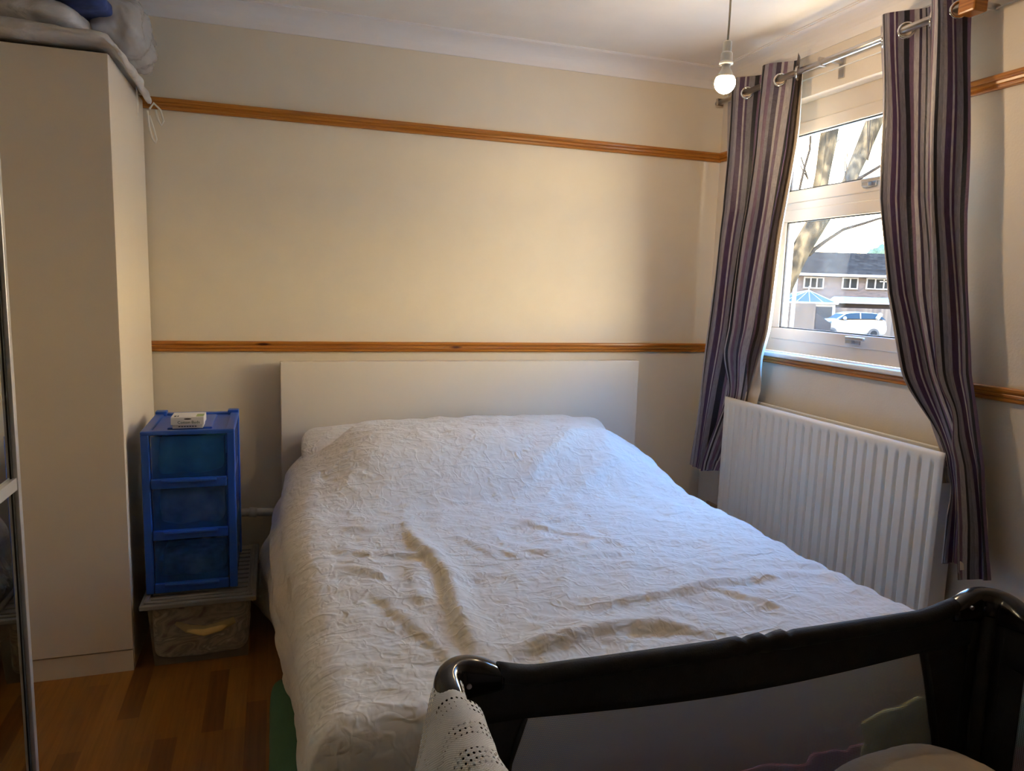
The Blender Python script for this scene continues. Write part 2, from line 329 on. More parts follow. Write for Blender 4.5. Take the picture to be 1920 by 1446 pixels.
def prism(bm, poly, a, b):
    """poly points (Vector) swept from offset a to offset b"""
    A = [bm.verts.new(Vector(p) + Vector(a)) for p in poly]; Bv = [bm.verts.new(Vector(p) + Vector(b)) for p in poly]
    n = len(poly)
    for i in range(n): bm.faces.new((A[i], A[(i + 1) % n], Bv[(i + 1) % n], Bv[i]))
    bm.faces.new(A[::-1]); bm.faces.new(Bv); bmesh.ops.recalc_face_normals(bm, faces=bm.faces); return bm
def grid(nu, nv, f, uvf=None):
    bm = B(); V = [[bm.verts.new(f(i / nu, j / nv)) for j in range(nv + 1)] for i in range(nu + 1)]
    uv = bm.loops.layers.uv.new('UVMap') if uvf else None
    for i in range(nu):
        for j in range(nv):
            fc = bm.faces.new((V[i][j], V[i + 1][j], V[i + 1][j + 1], V[i][j + 1]))
            if uvf:
                for lp, (a, b) in zip(fc.loops, ((i, j), (i + 1, j), (i + 1, j + 1), (i, j + 1))): lp[uv].uv = uvf(a / nu, b / nv)
    return bm
def lerp(a, b, t): return a + (b - a) * t
def sstep(a, b, x):
    t = min(1, max(0, (x - a) / (b - a))); return t * t * (3 - 2 * t)
def pl(pts, x):
    pts = sorted(pts)
    if x <= pts[0][0]: return pts[0][1]
    for (a, b), (c, d) in zip(pts, pts[1:]):
        if x <= c: return b + (d - b) * (x - a) / (c - a)
    return pts[-1][1]
def struct(name, bm, mat, **k): return tag(obj(name, bm, mat, **k), kind='structure')

# ---------------------------------------------------------------- room shell
XL, YB, H = -3.28, -4.45, 2.408
WY0, WY1, WZ0, WZ1 = -1.36, -0.37, 1.085, 2.165       # window opening in the wall x = 0
struct('floor', bx(XL - .1, 0.3, YB - .1, 0.12, -0.12, 0), 'floor')
struct('ceiling', bx(XL - .1, 0.3, YB - .1, 0.12, H, H + .15), 'ceiling')
struct('wall_back', bx(XL - .1, 0.3, 0, 0.12, 0, H), 'wall')
struct('wall_left', bx(XL - .1, XL, YB, 0, 0, H), 'wall')
struct('wall_front', bx(XL - .1, 0.3, YB - .1, YB, 0, H), 'wall')
bm = B(); T = 0.175
box(bm, 0, T, YB, WY0, 0, H); box(bm, 0, T, WY1, 0, 0, H); box(bm, 0, T, WY0, WY1, 0, WZ0 - 0.02); box(bm, 0, T, WY0, WY1, WZ1, H)
struct('wall_right', bm, 'wall_textured')
d = bx(-1.6, -0.78, YB, YB + .04, 0, 2.0); dr = struct('door_1', d, 'white_lacquer', bevel=.004)
obj('door_handle', tube(B(), [(-.86, YB + .04, 1), (-.86, YB + .09, 1), (-.98, YB + .09, 1)], .009), 'steel', dr, smooth=True)
# coving along back wall and window wall
def cove_prof():
    p = [(0, 0), (0, -0.078), (0.006, -0.078), (0.006, -0.070)]
    for k in range(9):
        a = k / 8 * PI / 2
        p.append((0.006 + 0.084 * (1 - math.cos(a)), -0.068 + 0.060 * math.sin(a)))
    p += [(0.094, -0.008), (0.094, -0.004), (0.102, -0.004), (0.102, 0)]
    return p
cp = cove_prof()
struct('trim_1', prism(B(), [(0, -a, H + b) for a, b in cp], (XL, 0, 0), (0, 0, 0)), 'cove')
struct('trim_2', prism(B(), [(-a, 0, H + b) for a, b in cp], (0, YB, 0), (0, 0, 0)), 'cove')
def rail_prof(h=0.044, dpt=0.021):
    z = [(0, -.5), (.45, -.5), (.62, -.42), (.62, -.30), (.48, -.26), (.48, -.20), (.74, -.14), (.80, .02), (.70, .10), (.88, .16), (1, .28), (.96, .42), (.80, .5), (0, .5)]
    return [(a * dpt, b * h) for a, b in z]
def rail(name, axis, at0, at1, zc):
    pr = rail_prof()
    if axis == 'x': bm = prism(B(), [(0, -a, zc + b) for a, b in pr], (at0, 0, 0), (at1, 0, 0))
    else: bm = prism(B(), [(-a, 0, zc + b) for a, b in pr], (0, at0, 0), (0, at1, 0))
    return struct(name, bm, 'pine')
ZD, ZP = 1.058, 2.008
rail('trim_3', 'x', XL, 0, ZP); rail('trim_4', 'x', XL, 0, ZD)
rail('trim_5', 'y', YB, WY0 - 0.03, ZP); rail('trim_6', 'y', WY1 + 0.03, -0.022, ZP)
rail('trim_7', 'y', YB, -0.022, ZD)
struct('baseboard_back', bx(XL, 0, -.016, 0, 0, .10), 'skirting', bevel=.003)
struct('baseboard_right', bx(-.016, 0, YB, -.016, 0, .10), 'white_lacquer', bevel=.003)

# ---------------------------------------------------------------- window
XI, XO = 0.065, 0.135      # frame inner face / outer face
wf = B()
box(wf, XI, XO, WY0, WY1, WZ0, WZ0 + .06); box(wf, XI, XO, WY0, WY1, WZ1 - .085, WZ1)
box(wf, XI, XO, WY0, WY0 + .055, WZ0 + .06, WZ1 - .055); box(wf, XI, XO, WY1 - .055, WY1, WZ0 + .06, WZ1 - .055)
box(wf, XI, XO, WY0 + .055, WY1 - .055, 1.712, 1.762)
win = tag(obj('window_1', wf, 'upvc', bevel=.003), kind='structure')
def sash(y0, y1, z0, z1, nm, x0, w_=.052):
    f = B()
    box(f, x0, x0 + .05, y0, y1, z0, z0 + w_); box(f, x0, x0 + .05, y0, y1, z1 - w_, z1); box(f, x0, x0 + .05, y0, y0 + w_, z0 + w_, z1 - w_); box(f, x0, x0 + .05, y1 - w_, y1, z0 + w_, z1 - w_)
    s = obj(nm, f, 'upvc', win, bevel=.004)
    g = B(); e = .005
    a, b, c, d_ = y0 + w_, y1 - w_, z0 + w_, z1 - w_
    box(g, x0 + .006, x0 + .014, a, b, c, c + e); box(g, x0 + .006, x0 + .014, a, b, d_ - e, d_); box(g, x0 + .006, x0 + .014, a, a + e, c, d_); box(g, x0 + .006, x0 + .014, b - e, b, c, d_)
    obj('gasket', g, 'gasket', s)
    obj('pane', bx(x0 + .022, x0 + .026, a, b, c, d_), 'glass', s)
    return s
s1 = sash(WY0 + .045, WY1 - .045, WZ0 + .055, 1.715, 'opening_sash', .060)
s2 = sash(WY0 + .045, WY1 - .045, 1.745, WZ1 - .080, 'fanlight_sash', .060)
def whandle(yc, z, s, lift):
    h = B(); box(h, .052, .062, yc - .035, yc + .035, z - .012, z + .012); box(h, .035, .055, yc - .012, yc + .022, z - .010, z + .012)
    box(h, .030, .042, yc - .075, yc + .02, z + lift, z + lift + .014)
    obj('window_handle', h, 'handle', s, bevel=.003)
whandle(-.93, 1.165, s1, .006); whandle(-.94, 1.775, s2, .004)
struct('trim_8', bx(-0.024, XI, WY0 - .0, WY1 + .0, WZ0 - .02, WZ0), 'sill', bevel=.005)

# ---------------------------------------------------------------- ceiling pendant
t = thing('pendant_light', 'bare lit round bulb hanging on a thin cord from the white ceiling near the window', 'light', (BULB.x, BULB.y, H))
obj('cord', tube(B(), [(BULB.x, BULB.y, H - .02), (BULB.x + .001, BULB.y, 2.25), (BULB.x, BULB.y, 2.135)], .0035, 8), 'cord', t, smooth=True)
obj('ceiling_rose', lathe(B(), [(.038, 0), (.04, -.01), (.03, -.022), (.008, -.03)], (BULB.x, BULB.y, H)), 'white_plastic', t, smooth=True)
obj('lamp_holder', lathe(B(), [(.008, .100), (.0145, .096), (.0145, .064), (.019, .060), (.0195, .034), (.0225, .032), (.0225, .026), (.014, .024), (.013, .012)], BULB + Vector((0, 0, 0.03))), 'white_plastic', t, smooth=False, bevel=.001)
obj('bulb_base', lathe(B(), [(.013, .046), (.0135, .036), (.020, .024), (.027, .010), (.0292, .006)], BULB + Vector((0, 0, 0.008))), 'white_plastic', t, smooth=True)
be = NT('lit_bulb_diffuser'); be.b.inputs['Emission Color'].default_value = BULB_COL; be.b.inputs['Emission Strength'].default_value = BULB_PW
obj('bulb_dome', lathe(B(), [(.034 * math.sin(a) if a < 3.1 else .001, -.004 + .034 * math.cos(a)) for a in [.98 + k * (PI - .98) / 16 for k in range(17)]], BULB), be.m, t, smooth=True)

# ---------------------------------------------------------------- curtains
ROD = (-0.10, 2.238)
t = thing('curtain_pole', 'brushed metal curtain pole above the window on a pine block', 'curtain pole', (ROD[0], -.8, ROD[1]))
obj('pole', tube(B(), [(ROD[0], -.10, ROD[1]), (ROD[0], -1.47, ROD[1])], .0125, 20), 'steel', t, smooth=True)
obj('wooden_block', bx(-.128, -.074, -1.480, -1.420, 2.205, 2.285), 'pine', t, bevel=.006); obj('bracket', tube(B(), [(0, -1.45, ROD[1]), (-.074, -1.45, ROD[1])], .009, 10), 'steel', t, smooth=True)
bk = B(); tube(bk, [(0, -.803, ROD[1] + .01), (ROD[0], -.803, ROD[1] + .01)], .006, 10); box(bk, -.006, 0, -.818, -.788, 2.19, 2.275); box(bk, ROD[0] - .016, ROD[0] + .016, -.809, -.797, ROD[1] - .016, ROD[1] + .018)
obj('bracket', bk, 'steel', t, bevel=.001)
bk = B(); tube(bk, [(0, -.12, ROD[1] + .01), (ROD[0], -.12, ROD[1] + .01)], .006, 10); box(bk, -.006, 0, -.135, -.105, 2.19, 2.275); box(bk, ROD[0] - .016, ROD[0] + .016, -.126, -.114, ROD[1] - .016, ROD[1] + .018)
obj('bracket', bk, 'steel', t, bevel=.001)
tag(obj('net_curtain_wire', tube(B(), [(-.012, -.36, 2.232), (-.012, -1.53, 2.232)], .0032, 8), 'white_plastic', loc=(-.012, -.9, 2.232), smooth=True), 'thin white net-curtain wire stretched across the wall just below the metal pole', 'wire')

def curtain(name, label, left, right, lam, y0, ztop, zbot, amp, cloth_w, tuck, seed, inner):
    rnd = random.Random(seed)
    yl = lambda z: pl([(q, p) for p, q in left], z); yr = lambda z: pl([(q, p) for p, q in right], z)
    Lt, Rt = yl(ztop), yr(ztop)
    def X(u, z, off=0.0):
        yt = lerp(Lt, Rt, u)                       # top position decides the phase
        ph = 2 * PI * (y0 - yt) / lam
        q = sstep(ztop, zbot, z); k = (ztop - z) / (ztop - zbot)
        s = math.sin(ph + 0.55 * k * math.sin(3.1 * u * 4 + seed)) + 0.28 * k * math.sin(2 * ph + 1.3 + 2 * k) + .12 * k * math.sin(5 * ph + 4 * k)
        a = amp * (1 + 0.15 * k)
        x = -0.10 + a * s
        y = lerp(yl(z), yr(z), u) + 0.012 * k * math.cos(ph * 1.0 + .7)
        y += 0.004 * math.sin(z * 9 + u * 20)
        x = min(x, -.026 - off)
        x, y = tuck(x, y, z)
        return x + off, y
    NU, NV = 150, 150
    zt = lambda v: lerp(ztop, zbot, v)
    def P(u, v):
        z = zt(v); x, y = X(u, z)
        if v > .97: z += .010 * math.sin(u * 9 + seed)
        return Vector((x, y, z))
    def UV(u, v): return (u * cloth_w, v * (ztop - zbot))
    root = thing(name, label, 'curtain', (-.1, (Lt + Rt) / 2, ztop))
    bm = grid(NU, NV, P, UV)
    # eyelets sit where the cloth crosses the pole line
    eye = []
    k0 = math.ceil((Rt - y0) / (lam / 2)); k1 = math.floor((Lt - y0) / (lam / 2))
    for k in range(k0, k1 + 1):
        ye = y0 + k * lam / 2; u = (ye - Lt) / (Rt - Lt)
        if not 0.02 < u < .985: continue
        zc = ROD[1] - 0.004
        a = Vector((*X(u - .004, zc), zc)); b = Vector((*X(u + .004, zc), zc)); c = Vector((*X(u, zc), zc))
        tang = (b - a).normalized(); eye.append((c, tang))
    dele = []
    for f in bm.faces:
        c = f.calc_center_median()
        if abs(c.z - ROD[1]) < .05 and any((c - e).length < .0205 for e, _ in eye): dele.append(f)
    bmesh.ops.delete(bm, geom=dele, context='FACES')
    cl = obj('cloth', bm, 'curtain', root, smooth=True)
    for e, tg in eye:
        r = B(); nrm = tg.cross(Vector((0, 0, 1))).normalized()
        R0 = 0.0235
        pts = [e + (tg * math.cos(a) + Vector((0, 0, 1)) * math.sin(a)) * R0 for a in [2 * PI * q / 28 for q in range(29)]]
        tube(r, pts, .0052, 8, cap=False); obj('eyelet', r, 'chrome', root, smooth=True)
    # lining
    def PL(u, v):
        z = lerp(ztop - .03, zbot + .02, v); uu = lerp(0.02, 1.0, u) if inner > 0 else lerp(0.0, .98, u)
        x, y = X(uu, z, .008)
        ed = sstep(.86, 1.0, u) if inner > 0 else sstep(.14, 0, u)
        y += (-.030 - .030 * sstep(1.9, 1.2, z) if inner > 0 else .008) * ed * sstep(ztop, ztop - .3, z); x = min(x + ed * .02, -.02 if z > 1.1 or z<1.03 else -.028)
        if z < .9: x, y = tuck(x, y, z)
        return Vector((x, y, z))
    obj('lining', grid(100, 90, PL), 'lining', root, smooth=True)
    return root
def tuckL(x, y, z):
    k = sstep(1.10, .86, z) * sstep(-.27, -.33, y)
    if k > 0: x = lerp(x, -.069 + (x + .1) * .22, k)
    return x, y
def tuckR(x, y, z):
    k = sstep(1.10, .87, z) * sstep(-1.60, -1.54, y)
    if k > 0: x = lerp(x, -.069 + (x + .1) * .2, k)
    return x, y
curtain('curtain', 'striped grey and purple curtain at the left side of the window',
        [(-.142, 2.31), (-.142, 2.24), (-.173, 1.72), (-.13, 1.2), (-.116, .83), (-.076, .46)],
        [(-.690, 2.31), (-.685, 2.2), (-.66, 1.95), (-.600, 1.61), (-.55, 1.18), (-.46, .88), (-.372, .46)],
        .222, -.335, 2.305, .475, .042, 1.05, tuckL, 1, 1)
curtain('curtain', 'striped grey and purple curtain at the right side, overlapping the radiator end',
        [(-1.045, 2.31), (-1.06, 2.2), (-1.10, 1.955), (-1.128, 1.676), (-1.211, 1.357), (-1.323, 1.106), (-1.474, .843), (-1.53, .667), (-1.527, .5)],
        [(-1.415, 2.31), (-1.425, 2.24), (-1.495, 1.608), (-1.574, 1.118), (-1.663, .837), (-1.725, .5)],
        .202, -1.193, 2.30, .505, .042, 1.05, tuckR, 4, -1)

# ---------------------------------------------------------------- radiator
R1, R2, RT, RB = -0.325, -1.525, .855, .20
t = thing('radiator', 'white ribbed panel radiator on the wall under the window', 'radiator', (-.07, (R1 + R2) / 2, RB))
def panel(xf, depth=.017, sgn=-1):
    n = 25; pitch = (R1 - R2 - .03) / n; NV = 44
    def f(u, v):
        y = lerp(R1, R2, u); z = lerp(RB, RT, v)
        s = ((R1 - .015 - y) / pitch) % 1.0
        inside = 1 if R2 + .015 < y < R1 - .015 else 0
        g = sstep(.40, .47, s) * sstep(.72, .65, s)
        e = sstep(RB + .035, RB + .055, z) * sstep(RT - .035, RT - .055, z)
        x = xf - sgn * (-1) * 0 + depth * g * e * inside
        edge = max(sstep(.012, 0, R1 - y), sstep(.012, 0, y - R2), sstep(.012, 0, RT - z), sstep(.012, 0, z - RB))
        return Vector((x + edge * .008, y, z))
    return grid(25 * 14, NV, f)
obj('front_panel', panel(-.105), 'radiator', t, smooth=True, solid=.003)
obj('rear_panel', bx(-.036, -.020, R2 + .01, R1 - .03, RB, RT - .002), 'radiator', t, bevel=.004)
sb = B(); box(sb, -.098, -.030, R2 + .0, R2 + .003, RB + .03, RT - .10); obj('side_grille', sb, 'radiator', t)
fi = B()
for k in range(40): box(fi, -.092, -.046, R2 + .03 + k * .0285, R2 + .032 + k * .0285, RB + .03, RT - .03)
obj('convector_fins', fi, 'radiator', t)
v = B(); tube(v, [(-.065, R2 - .0, .235), (-.065, R2 - .05, .235), (-.065, R2 - .05, 0.0)], .0085, 10); lathe(v, [(.016, 0), (.018, .02), (.017, .06), (.012, .07)], (-.065, R2 - .05, .235))
obj('valve', v, 'white_plastic', t, smooth=True)
# air vent low on window wall by the corner
t = thing('wall_vent', 'dark slotted vent low on the wall between the bed and the radiator', 'vent', (-.01, -.17, .2))
obj('vent_plate', bx(-.012, 0, -.26, -.10, .15, .27), 'beige_cloth', t, bevel=.002)
sl = B()
for k in range(10): box(sl, -.014, -.011, -.252 + k * .015, -.246 + k * .015, .17, .25)
obj('slots', sl, 'dark', t)

# ---------------------------------------------------------------- wardrobe in the corner
WX, WYF, WH = -2.604, -.655, 2.01
t = thing('wardrobe', 'tall plain white single wardrobe standing against the back wall in the corner', 'wardrobe', (-2.85, -.33, 0))
c = B(); box(c, WX - .018, WX, WYF + .024, -.022, 0, WH); box(c, -3.105, -3.087, WYF + .024, -.022, 0, WH)
box(c, -3.087, WX - .018, WYF + .024, -.022, WH - .018, WH); box(c, -3.087, WX - .018, WYF + .024, -.022, .062, .08); box(c, -3.087, WX - .018, -.03, -.022, .08, WH)
obj('carcass', c, 'wardrobe', t, bevel=.0015)
obj('plinth', bx(-3.105, WX - .001, WYF + .010, WYF + .023, 0, .075), 'wardrobe', t)
obj('door', bx(-3.103, WX + .001, WYF, WYF + .019, .082, WH - .004), 'wardrobe', t, bevel=.0015)

# sliding wardrobe along the left wall with mirror doors
MX, MY = -2.60, -1.665
t = thing('mirror_wardrobe', 'sliding wardrobe with aluminium-framed mirror doors along the left wall', 'wardrobe', (-3.05, -2.2, 0))
c = B(); box(c, XL + .005, MX - .09, MY - .003 - .018, MY - .003, 0, 2.36); box(c, XL + .005, MX - .09, MY - 2.0, MY - 1.982, 0, 2.36)
box(c, XL + .005, MX - .09, MY - 1.982, MY - .021, 2.34, 2.36); box(c, XL + .005, MX - .09, MY - 1.982, MY - .021, .0, .03); box(c, XL + .005, XL + .02, MY - 1.982, MY - .021, .03, 2.34)
obj('carcass', c, 'wardrobe', t)
for za, zb in ((0, .012), (2.345, 2.36)): obj('door_track', bx(MX - .09, MX + .003, MY - 2.0, MY, za, zb), 'alu', t)
def slide(y1, y0, x, n):
    z0, z1 = .016, 2.34
    fr = B(); w_ = .016
    box(fr, x - .03, x, y1 - w_, y1, z0, z1); box(fr, x - .03, x, y0, y0 + w_, z0, z1); box(fr, x - .03, x, y0 + w_, y1 - w_, z0, z0 + .03); box(fr, x - .03, x, y0 + w_, y1 - w_, z1 - .03, z1)
    for zc in (.94, 1.57): box(fr, x - .022, x - .002, y0 + w_, y1 - w_, zc - .012, zc + .012) if zc < 1 else None
    d_ = obj('sliding_door', fr, 'alu', t, bevel=.001)
    gk = B(); box(gk, x - .028, x - .0075, y1 - w_ - .010, y1 - w_, z0 + .03, z1 - .03)
    obj('door_seal', gk, 'dark', d_)
    for a, b in ((z0 + .03, .928), (.952, z1 - .03)): obj('mirror_panel', bx(x - .014, x - .009, y0 + w_, y1 - w_ - .008, a, b), 'mirror', d_)
slide(MY, MY - 1.0, MX, 0); slide(MY - .98, MY - 1.98, MX - .036, 1)

# ---------------------------------------------------------------- bags on the wardrobe
def bag(name, label, cat, cx, cy, z0, lx, ly, h, mat, seed, power=4.0, rough=.02, nz=3.0, zp=2.6):
    bm = B()
    bmesh.ops.create_icosphere(bm, subdivisions=5, radius=1)
    for v in bm.verts:
        p = v.co.copy(); m = (abs(p.x) ** power + abs(p.y) ** power + abs(p.z) ** zp) ** (1 / power)
        q = Vector((p.x / m * lx / 2, p.y / m * ly / 2, max(-1, min(1, p.z / m)) * h / 2))
        n_ = noise.noise(q * nz * 2 + Vector((seed, 0, 0))) + .5 * abs(noise.noise(q * nz * 6 + Vector((seed, 3, 0))))
        q += v.co.normalized() * n_ * rough
        q.z = max(q.z, -h / 2)
        v.co = q + Vector((cx, cy, z0 + h / 2))
    return tag(obj(name, bm, mat, smooth=True, loc=(cx, cy, z0)), label, cat)
t = bag('storage_bag', 'flat whitish storage bag sagging over the front and right edges of the wardrobe top', 'bag', -2.845, -.365, WH + .002, .57, .70, .062, 'bag', 1.0, 9, .010, 7)
for v in t.data.vertices:
    wx = v.co.x - 2.845
    if wx > WX + .006: v.co.z -= .030 * sstep(WX + .006, WX + .035, wx) + .02 * sstep(-.1, .33, v.co.y) * sstep(WX + .006, WX + .03, wx)
for pts in ([(-2.57, -.10, 1.965), (-2.556, -.09, 1.99), (-2.535, -.08, 1.97), (-2.525, -.08, 1.93), (-2.532, -.09, 1.91), (-2.542, -.09, 1.93), (-2.55, -.09, 1.965)],
            [(-2.575, -.12, 1.955), (-2.572, -.11, 1.90), (-2.562, -.11, 1.855), (-2.551, -.11, 1.84), (-2.548, -.11, 1.855), (-2.556, -.11, 1.89), (-2.570, -.11, 1.94)],
            [(-2.582, -.30, 2.00), (-2.580, -.305, 1.95), (-2.580, -.30, 1.90), (-2.580, -.29, 1.895), (-2.580, -.285, 1.94), (-2.582, -.28, 1.99)]):
    obj('string_loop', tube(B(), pts, .0042 if pts[0][1] > -.2 else .0010, 6), 'white_plastic', t, smooth=True)
bag('storage_bag', 'bulky grey-white fabric bag lying on top of the flat bag above the wardrobe', 'bag', -2.885, -.40, 2.070, .40, .50, .10, 'bag', 3.0, 5, .018, 5)
bag('plastic_bag', 'crumpled clear polythene bag bulging over the right end of the wardrobe top', 'bag', -2.615, -.28, 2.068, .16, .42, .20, 'polythene', 9.0, 4, .02, 7)
bag('folded_bedding', 'folded navy blue bedding in a see-through pack at the top edge of the photo', 'bedding', -2.715, -.52, 2.150, .20, .24, .06, 'navy_cloth', 12.0, 6, .008, 6)
t = obj('bag_piping', tube(B(), [(-2.83, -.665, 2.150), (-2.75, -.675, 2.142), (-2.715, -.675, 2.150), (-2.705, -.672, 2.175)], .005, 8), 'beige_cloth', smooth=True, loc=(-2.8, -.66, 2.15)); tag(t, 'pale rounded piping along the edge of the navy bedding pack', 'piping')

# ---------------------------------------------------------------- storage box and drawer tower
BX0, BX1, BY0, BY1, BZ = -2.575, -2.205, -.69, -.16, .255
t = thing('storage_box', 'cloudy plastic storage box full of cloths on the floor below the blue drawer tower', 'storage box', (-2.39, -.42, 0))
def frustum(bm, x0, x1, y0, y1, z0, z1, ins):
    A = [bm.verts.new(p) for p in ((x0 + ins, y0 + ins * 1.9, z0), (x1 - ins * .9, y0 + ins * 1.9, z0), (x1 - ins * .9, y1 - ins, z0), (x0 + ins, y1 - ins, z0))]
    C_ = [bm.verts.new(p) for p in ((x0, y0, z1), (x1, y0, z1), (x1, y1, z1), (x0, y1, z1))]
    for i in range(4): bm.faces.new((A[i], A[(i + 1) % 4], C_[(i + 1) % 4], C_[i]))
    bm.faces.new(A[::-1]); return bm
obj('tub', frustum(B(), BX0 + .02, BX1 - .02, BY0 + .025, BY1 - .02, 0.002, BZ - .015, .014), 'grey_clear', t, solid=.002, bevel=.01)
ln = B(); box(ln, BX0, BX1, BY0, BY1, BZ - .028, BZ - .010)
for k in range(11): box(ln, BX0 + .03, BX1 - .03, BY0 + .04 + k * .042, BY0 + .052 + k * .042, BZ - .012, BZ - .004)
box(ln, BX0 + .012, BX1 - .012, BY0 + .012, BY0 + .026, BZ - .012, BZ - .002); box(ln, BX1 - .026, BX1 - .012, BY0 + .012, BY1 - .012, BZ - .012, BZ - .002); box(ln, BX0 + .012, BX0 + .026, BY0 + .012, BY1 - .012, BZ - .012, BZ - .002)
obj('lid', ln, 'grey_box', t, bevel=.006)
tag(bag('folded_cloth', 'crumpled dark and cream cloths packed inside the cloudy storage box', 'cloth', -2.395, -.405, .008, .315, .46, .215, 'contents', 2.0, 9, .006, 6, 9))
tw = B(); tube(tw, [(-2.47, -.630, .150), (-2.43, -.637, .125), (-2.38, -.640, .112), (-2.33, -.640, .122), (-2.28, -.636, .140)], [.010, .016, .018, .017, .012], 10)
tag(obj('towel', tw, 'mustard', smooth=True, loc=(-2.38, -.62, .1)), 'mustard yellow rolled towel seen through the front of the storage box', 'towel')

TX0, TX1, TY0, TY1, TZ0, TZ1 = -2.562, -2.268, -.622, -.25, .256, .824
t = thing('drawer_tower', 'translucent blue plastic three-drawer tower standing on the storage box lid', 'drawer tower', (-2.415, -.44, TZ0))
f = B(); pw = .026
for x0, x1 in ((TX0, TX0 + pw), (TX1 - pw, TX1)): box(f, x0, x1, TY0, TY0 + .03, TZ0, TZ1 - .01); box(f, x0, x1, TY1 - .03, TY1, TZ0, TZ1 + .004)
for z in (TZ0 + .035, TZ0 + .205, TZ0 + .385):
    box(f, TX0 + .006, TX0 + .014, TY0 + .03, TY1 - .03, z - .012, z + .012); box(f, TX1 - .014, TX1 - .006, TY0 + .03, TY1 - .03, z - .012, z + .012)
box(f, TX0 + .01, TX1 - .01, TY1 - .012, TY1 - .006, TZ0, TZ1 - .02)
box(f, TX0 + .026, TX1 - .026, TY0 + .004, TY0 + .02, TZ0, TZ0 + .03)
obj('tower_frame', f, 'blue_lid', t, bevel=.005)
for x0 in (TX0 + .004, TX1 - .007): obj('side_panel', bx(x0, x0 + .003, TY0 + .03, TY1 - .03, TZ0 + .01, TZ1 - .02), 'blue_clear', t)
f = B(); box(f, TX0, TX1, TY0, TY1, TZ1 - .014, TZ1 - .006)
for a in ((TX0, TX0 + .03, TY0 + .01, TY1), (TX1 - .03, TX1, TY0 + .01, TY1), (TX0, TX1, TY1 - .03, TY1), (TX0, TX1, TY0, TY0 + .022)): box(f, a[0], a[1], a[2], a[3], TZ1 - .012, TZ1 + .002)
box(f, TX0 + .075, TX1 - .075, TY0 + .06, TY1 - .06, TZ1 - .008, TZ1 + .001)
box(f, TX0, TX0 + .04, TY1 - .04, TY1, TZ1 - .01, TZ1 + .012); box(f, TX1 - .04, TX1, TY1 - .04, TY1, TZ1 - .01, TZ1 + .012)
obj('tower_top', f, 'blue_lid', t, bevel=.004)
for k, (za, zb, mt) in enumerate(((.286, .440, 'tower_content_c'), (.474, .625, 'tower_content_b'), (.655, .806, 'tower_content_a'))):
    d_ = B(); x0, x1 = TX0 + .030, TX1 - .030
    box(d_, x0, x1, TY0 + .006, TY0 + .009, za + .004, zb)
    box(d_, x0 + .002, x0 + .005, TY0 + .010, TY1 - .02, za + .01, zb - .01); box(d_, x1 - .005, x1 - .002, TY0 + .010, TY1 - .02, za + .01, zb - .01); box(d_, x0 + .002, x1 - .002, TY0 + .010, TY1 - .02, za + .004, za + .008)
    dd = obj('drawer', d_, 'blue_clear', t)
    e = B(); box(e, x0 - .002, x1 + .002, TY0 - .004, TY0 + .012, za - .028, za + .006); box(e, x0 + .03, x1 - .03, TY0 - .012, TY0 - .002, za - .006, za + .004)
    obj('drawer_front_rail', e, 'blue_lid', dd, bevel=.003)
    bag('folded_cloth', ('pale turquoise folded clothes inside the top blue drawer', 'light printed cloths inside the middle blue drawer', 'dark mixed cloths inside the bottom blue drawer')[2 - k], 'cloth', (x0 + x1) / 2, (TY0 + TY1) / 2 - .02, za + .010, .205, .26, (.085, .12, .12)[k], mt, 5.0 + k, 8, .008, 9, 8)

# cotton bud box with writing
t = thing('cotton_bud_box', 'small white cardboard cotton bud box lying on the blue drawer tower', 'box', (-2.42, -.56, TZ1 + .002))
zz = TZ1 + .002
cb = B(); box(cb, -2.467, -2.371, -.585, -.500, zz, zz + .015); box(cb, -2.471, -2.367, -.590, -.495, zz + .013, zz + .040)
obj('carton', cb, 'card', t, bevel=.001)
def text(s, size, loc, rot, mat, parent, name='lettering'):
    cu_ = bpy.data.curves.new(name, 'FONT'); cu_.body = s; cu_.size = size; cu_.align_x = 'CENTER'; cu_.align_y = 'CENTER'; cu_.extrude = .0001
    o = bpy.data.objects.new(name, cu_); COL.objects.link(o); bpy.context.view_layer.update()
    me = bpy.data.meshes.new_from_object(o); bpy.data.objects.remove(o)
    me.transform(Matrix.Translation(Vector(loc) - origin_of(parent)) @ rot.to_4x4())
    n = bpy.data.objects.new(name, me); COL.objects.link(n); n.parent = parent; me.materials.clear(); me.materials.append(M[mat]); return n
RF = Matrix.Rotation(PI / 2, 3, 'X')
text('Cotton Buds', .0135, (-2.415, -.5904, zz + .0215), RF, 'print_ink', t)
obj('logo_mark', prism(B(), [(-2.418 + .012 * math.cos(a), -.5904, zz + .0335 + .0025 * math.sin(a)) for a in [k * PI / 6 for k in range(12)]], (0, 0, 0), (0, -.0003, 0)), 'print_black', t)
lnb = B()
for k in range(7): box(lnb, -2.448 + k * .0085, -2.442 + k * .0085, -.5856, -.585, zz + .005, zz + .008)
obj('small_print', lnb, 'print_black', t)
g_ = B(); box(g_, -2.392, -2.369, -.582, -.535, zz + .0401, zz + .0405); obj('leaf_print', g_, 'print_green', t)
g_ = B(); box(g_, -2.462, -2.455, -.578, -.560, zz + .0401, zz + .0405); box(g_, -2.452, -2.448, -.578, -.560, zz + .0401, zz + .0405); obj('top_print', g_, 'print_black', t)

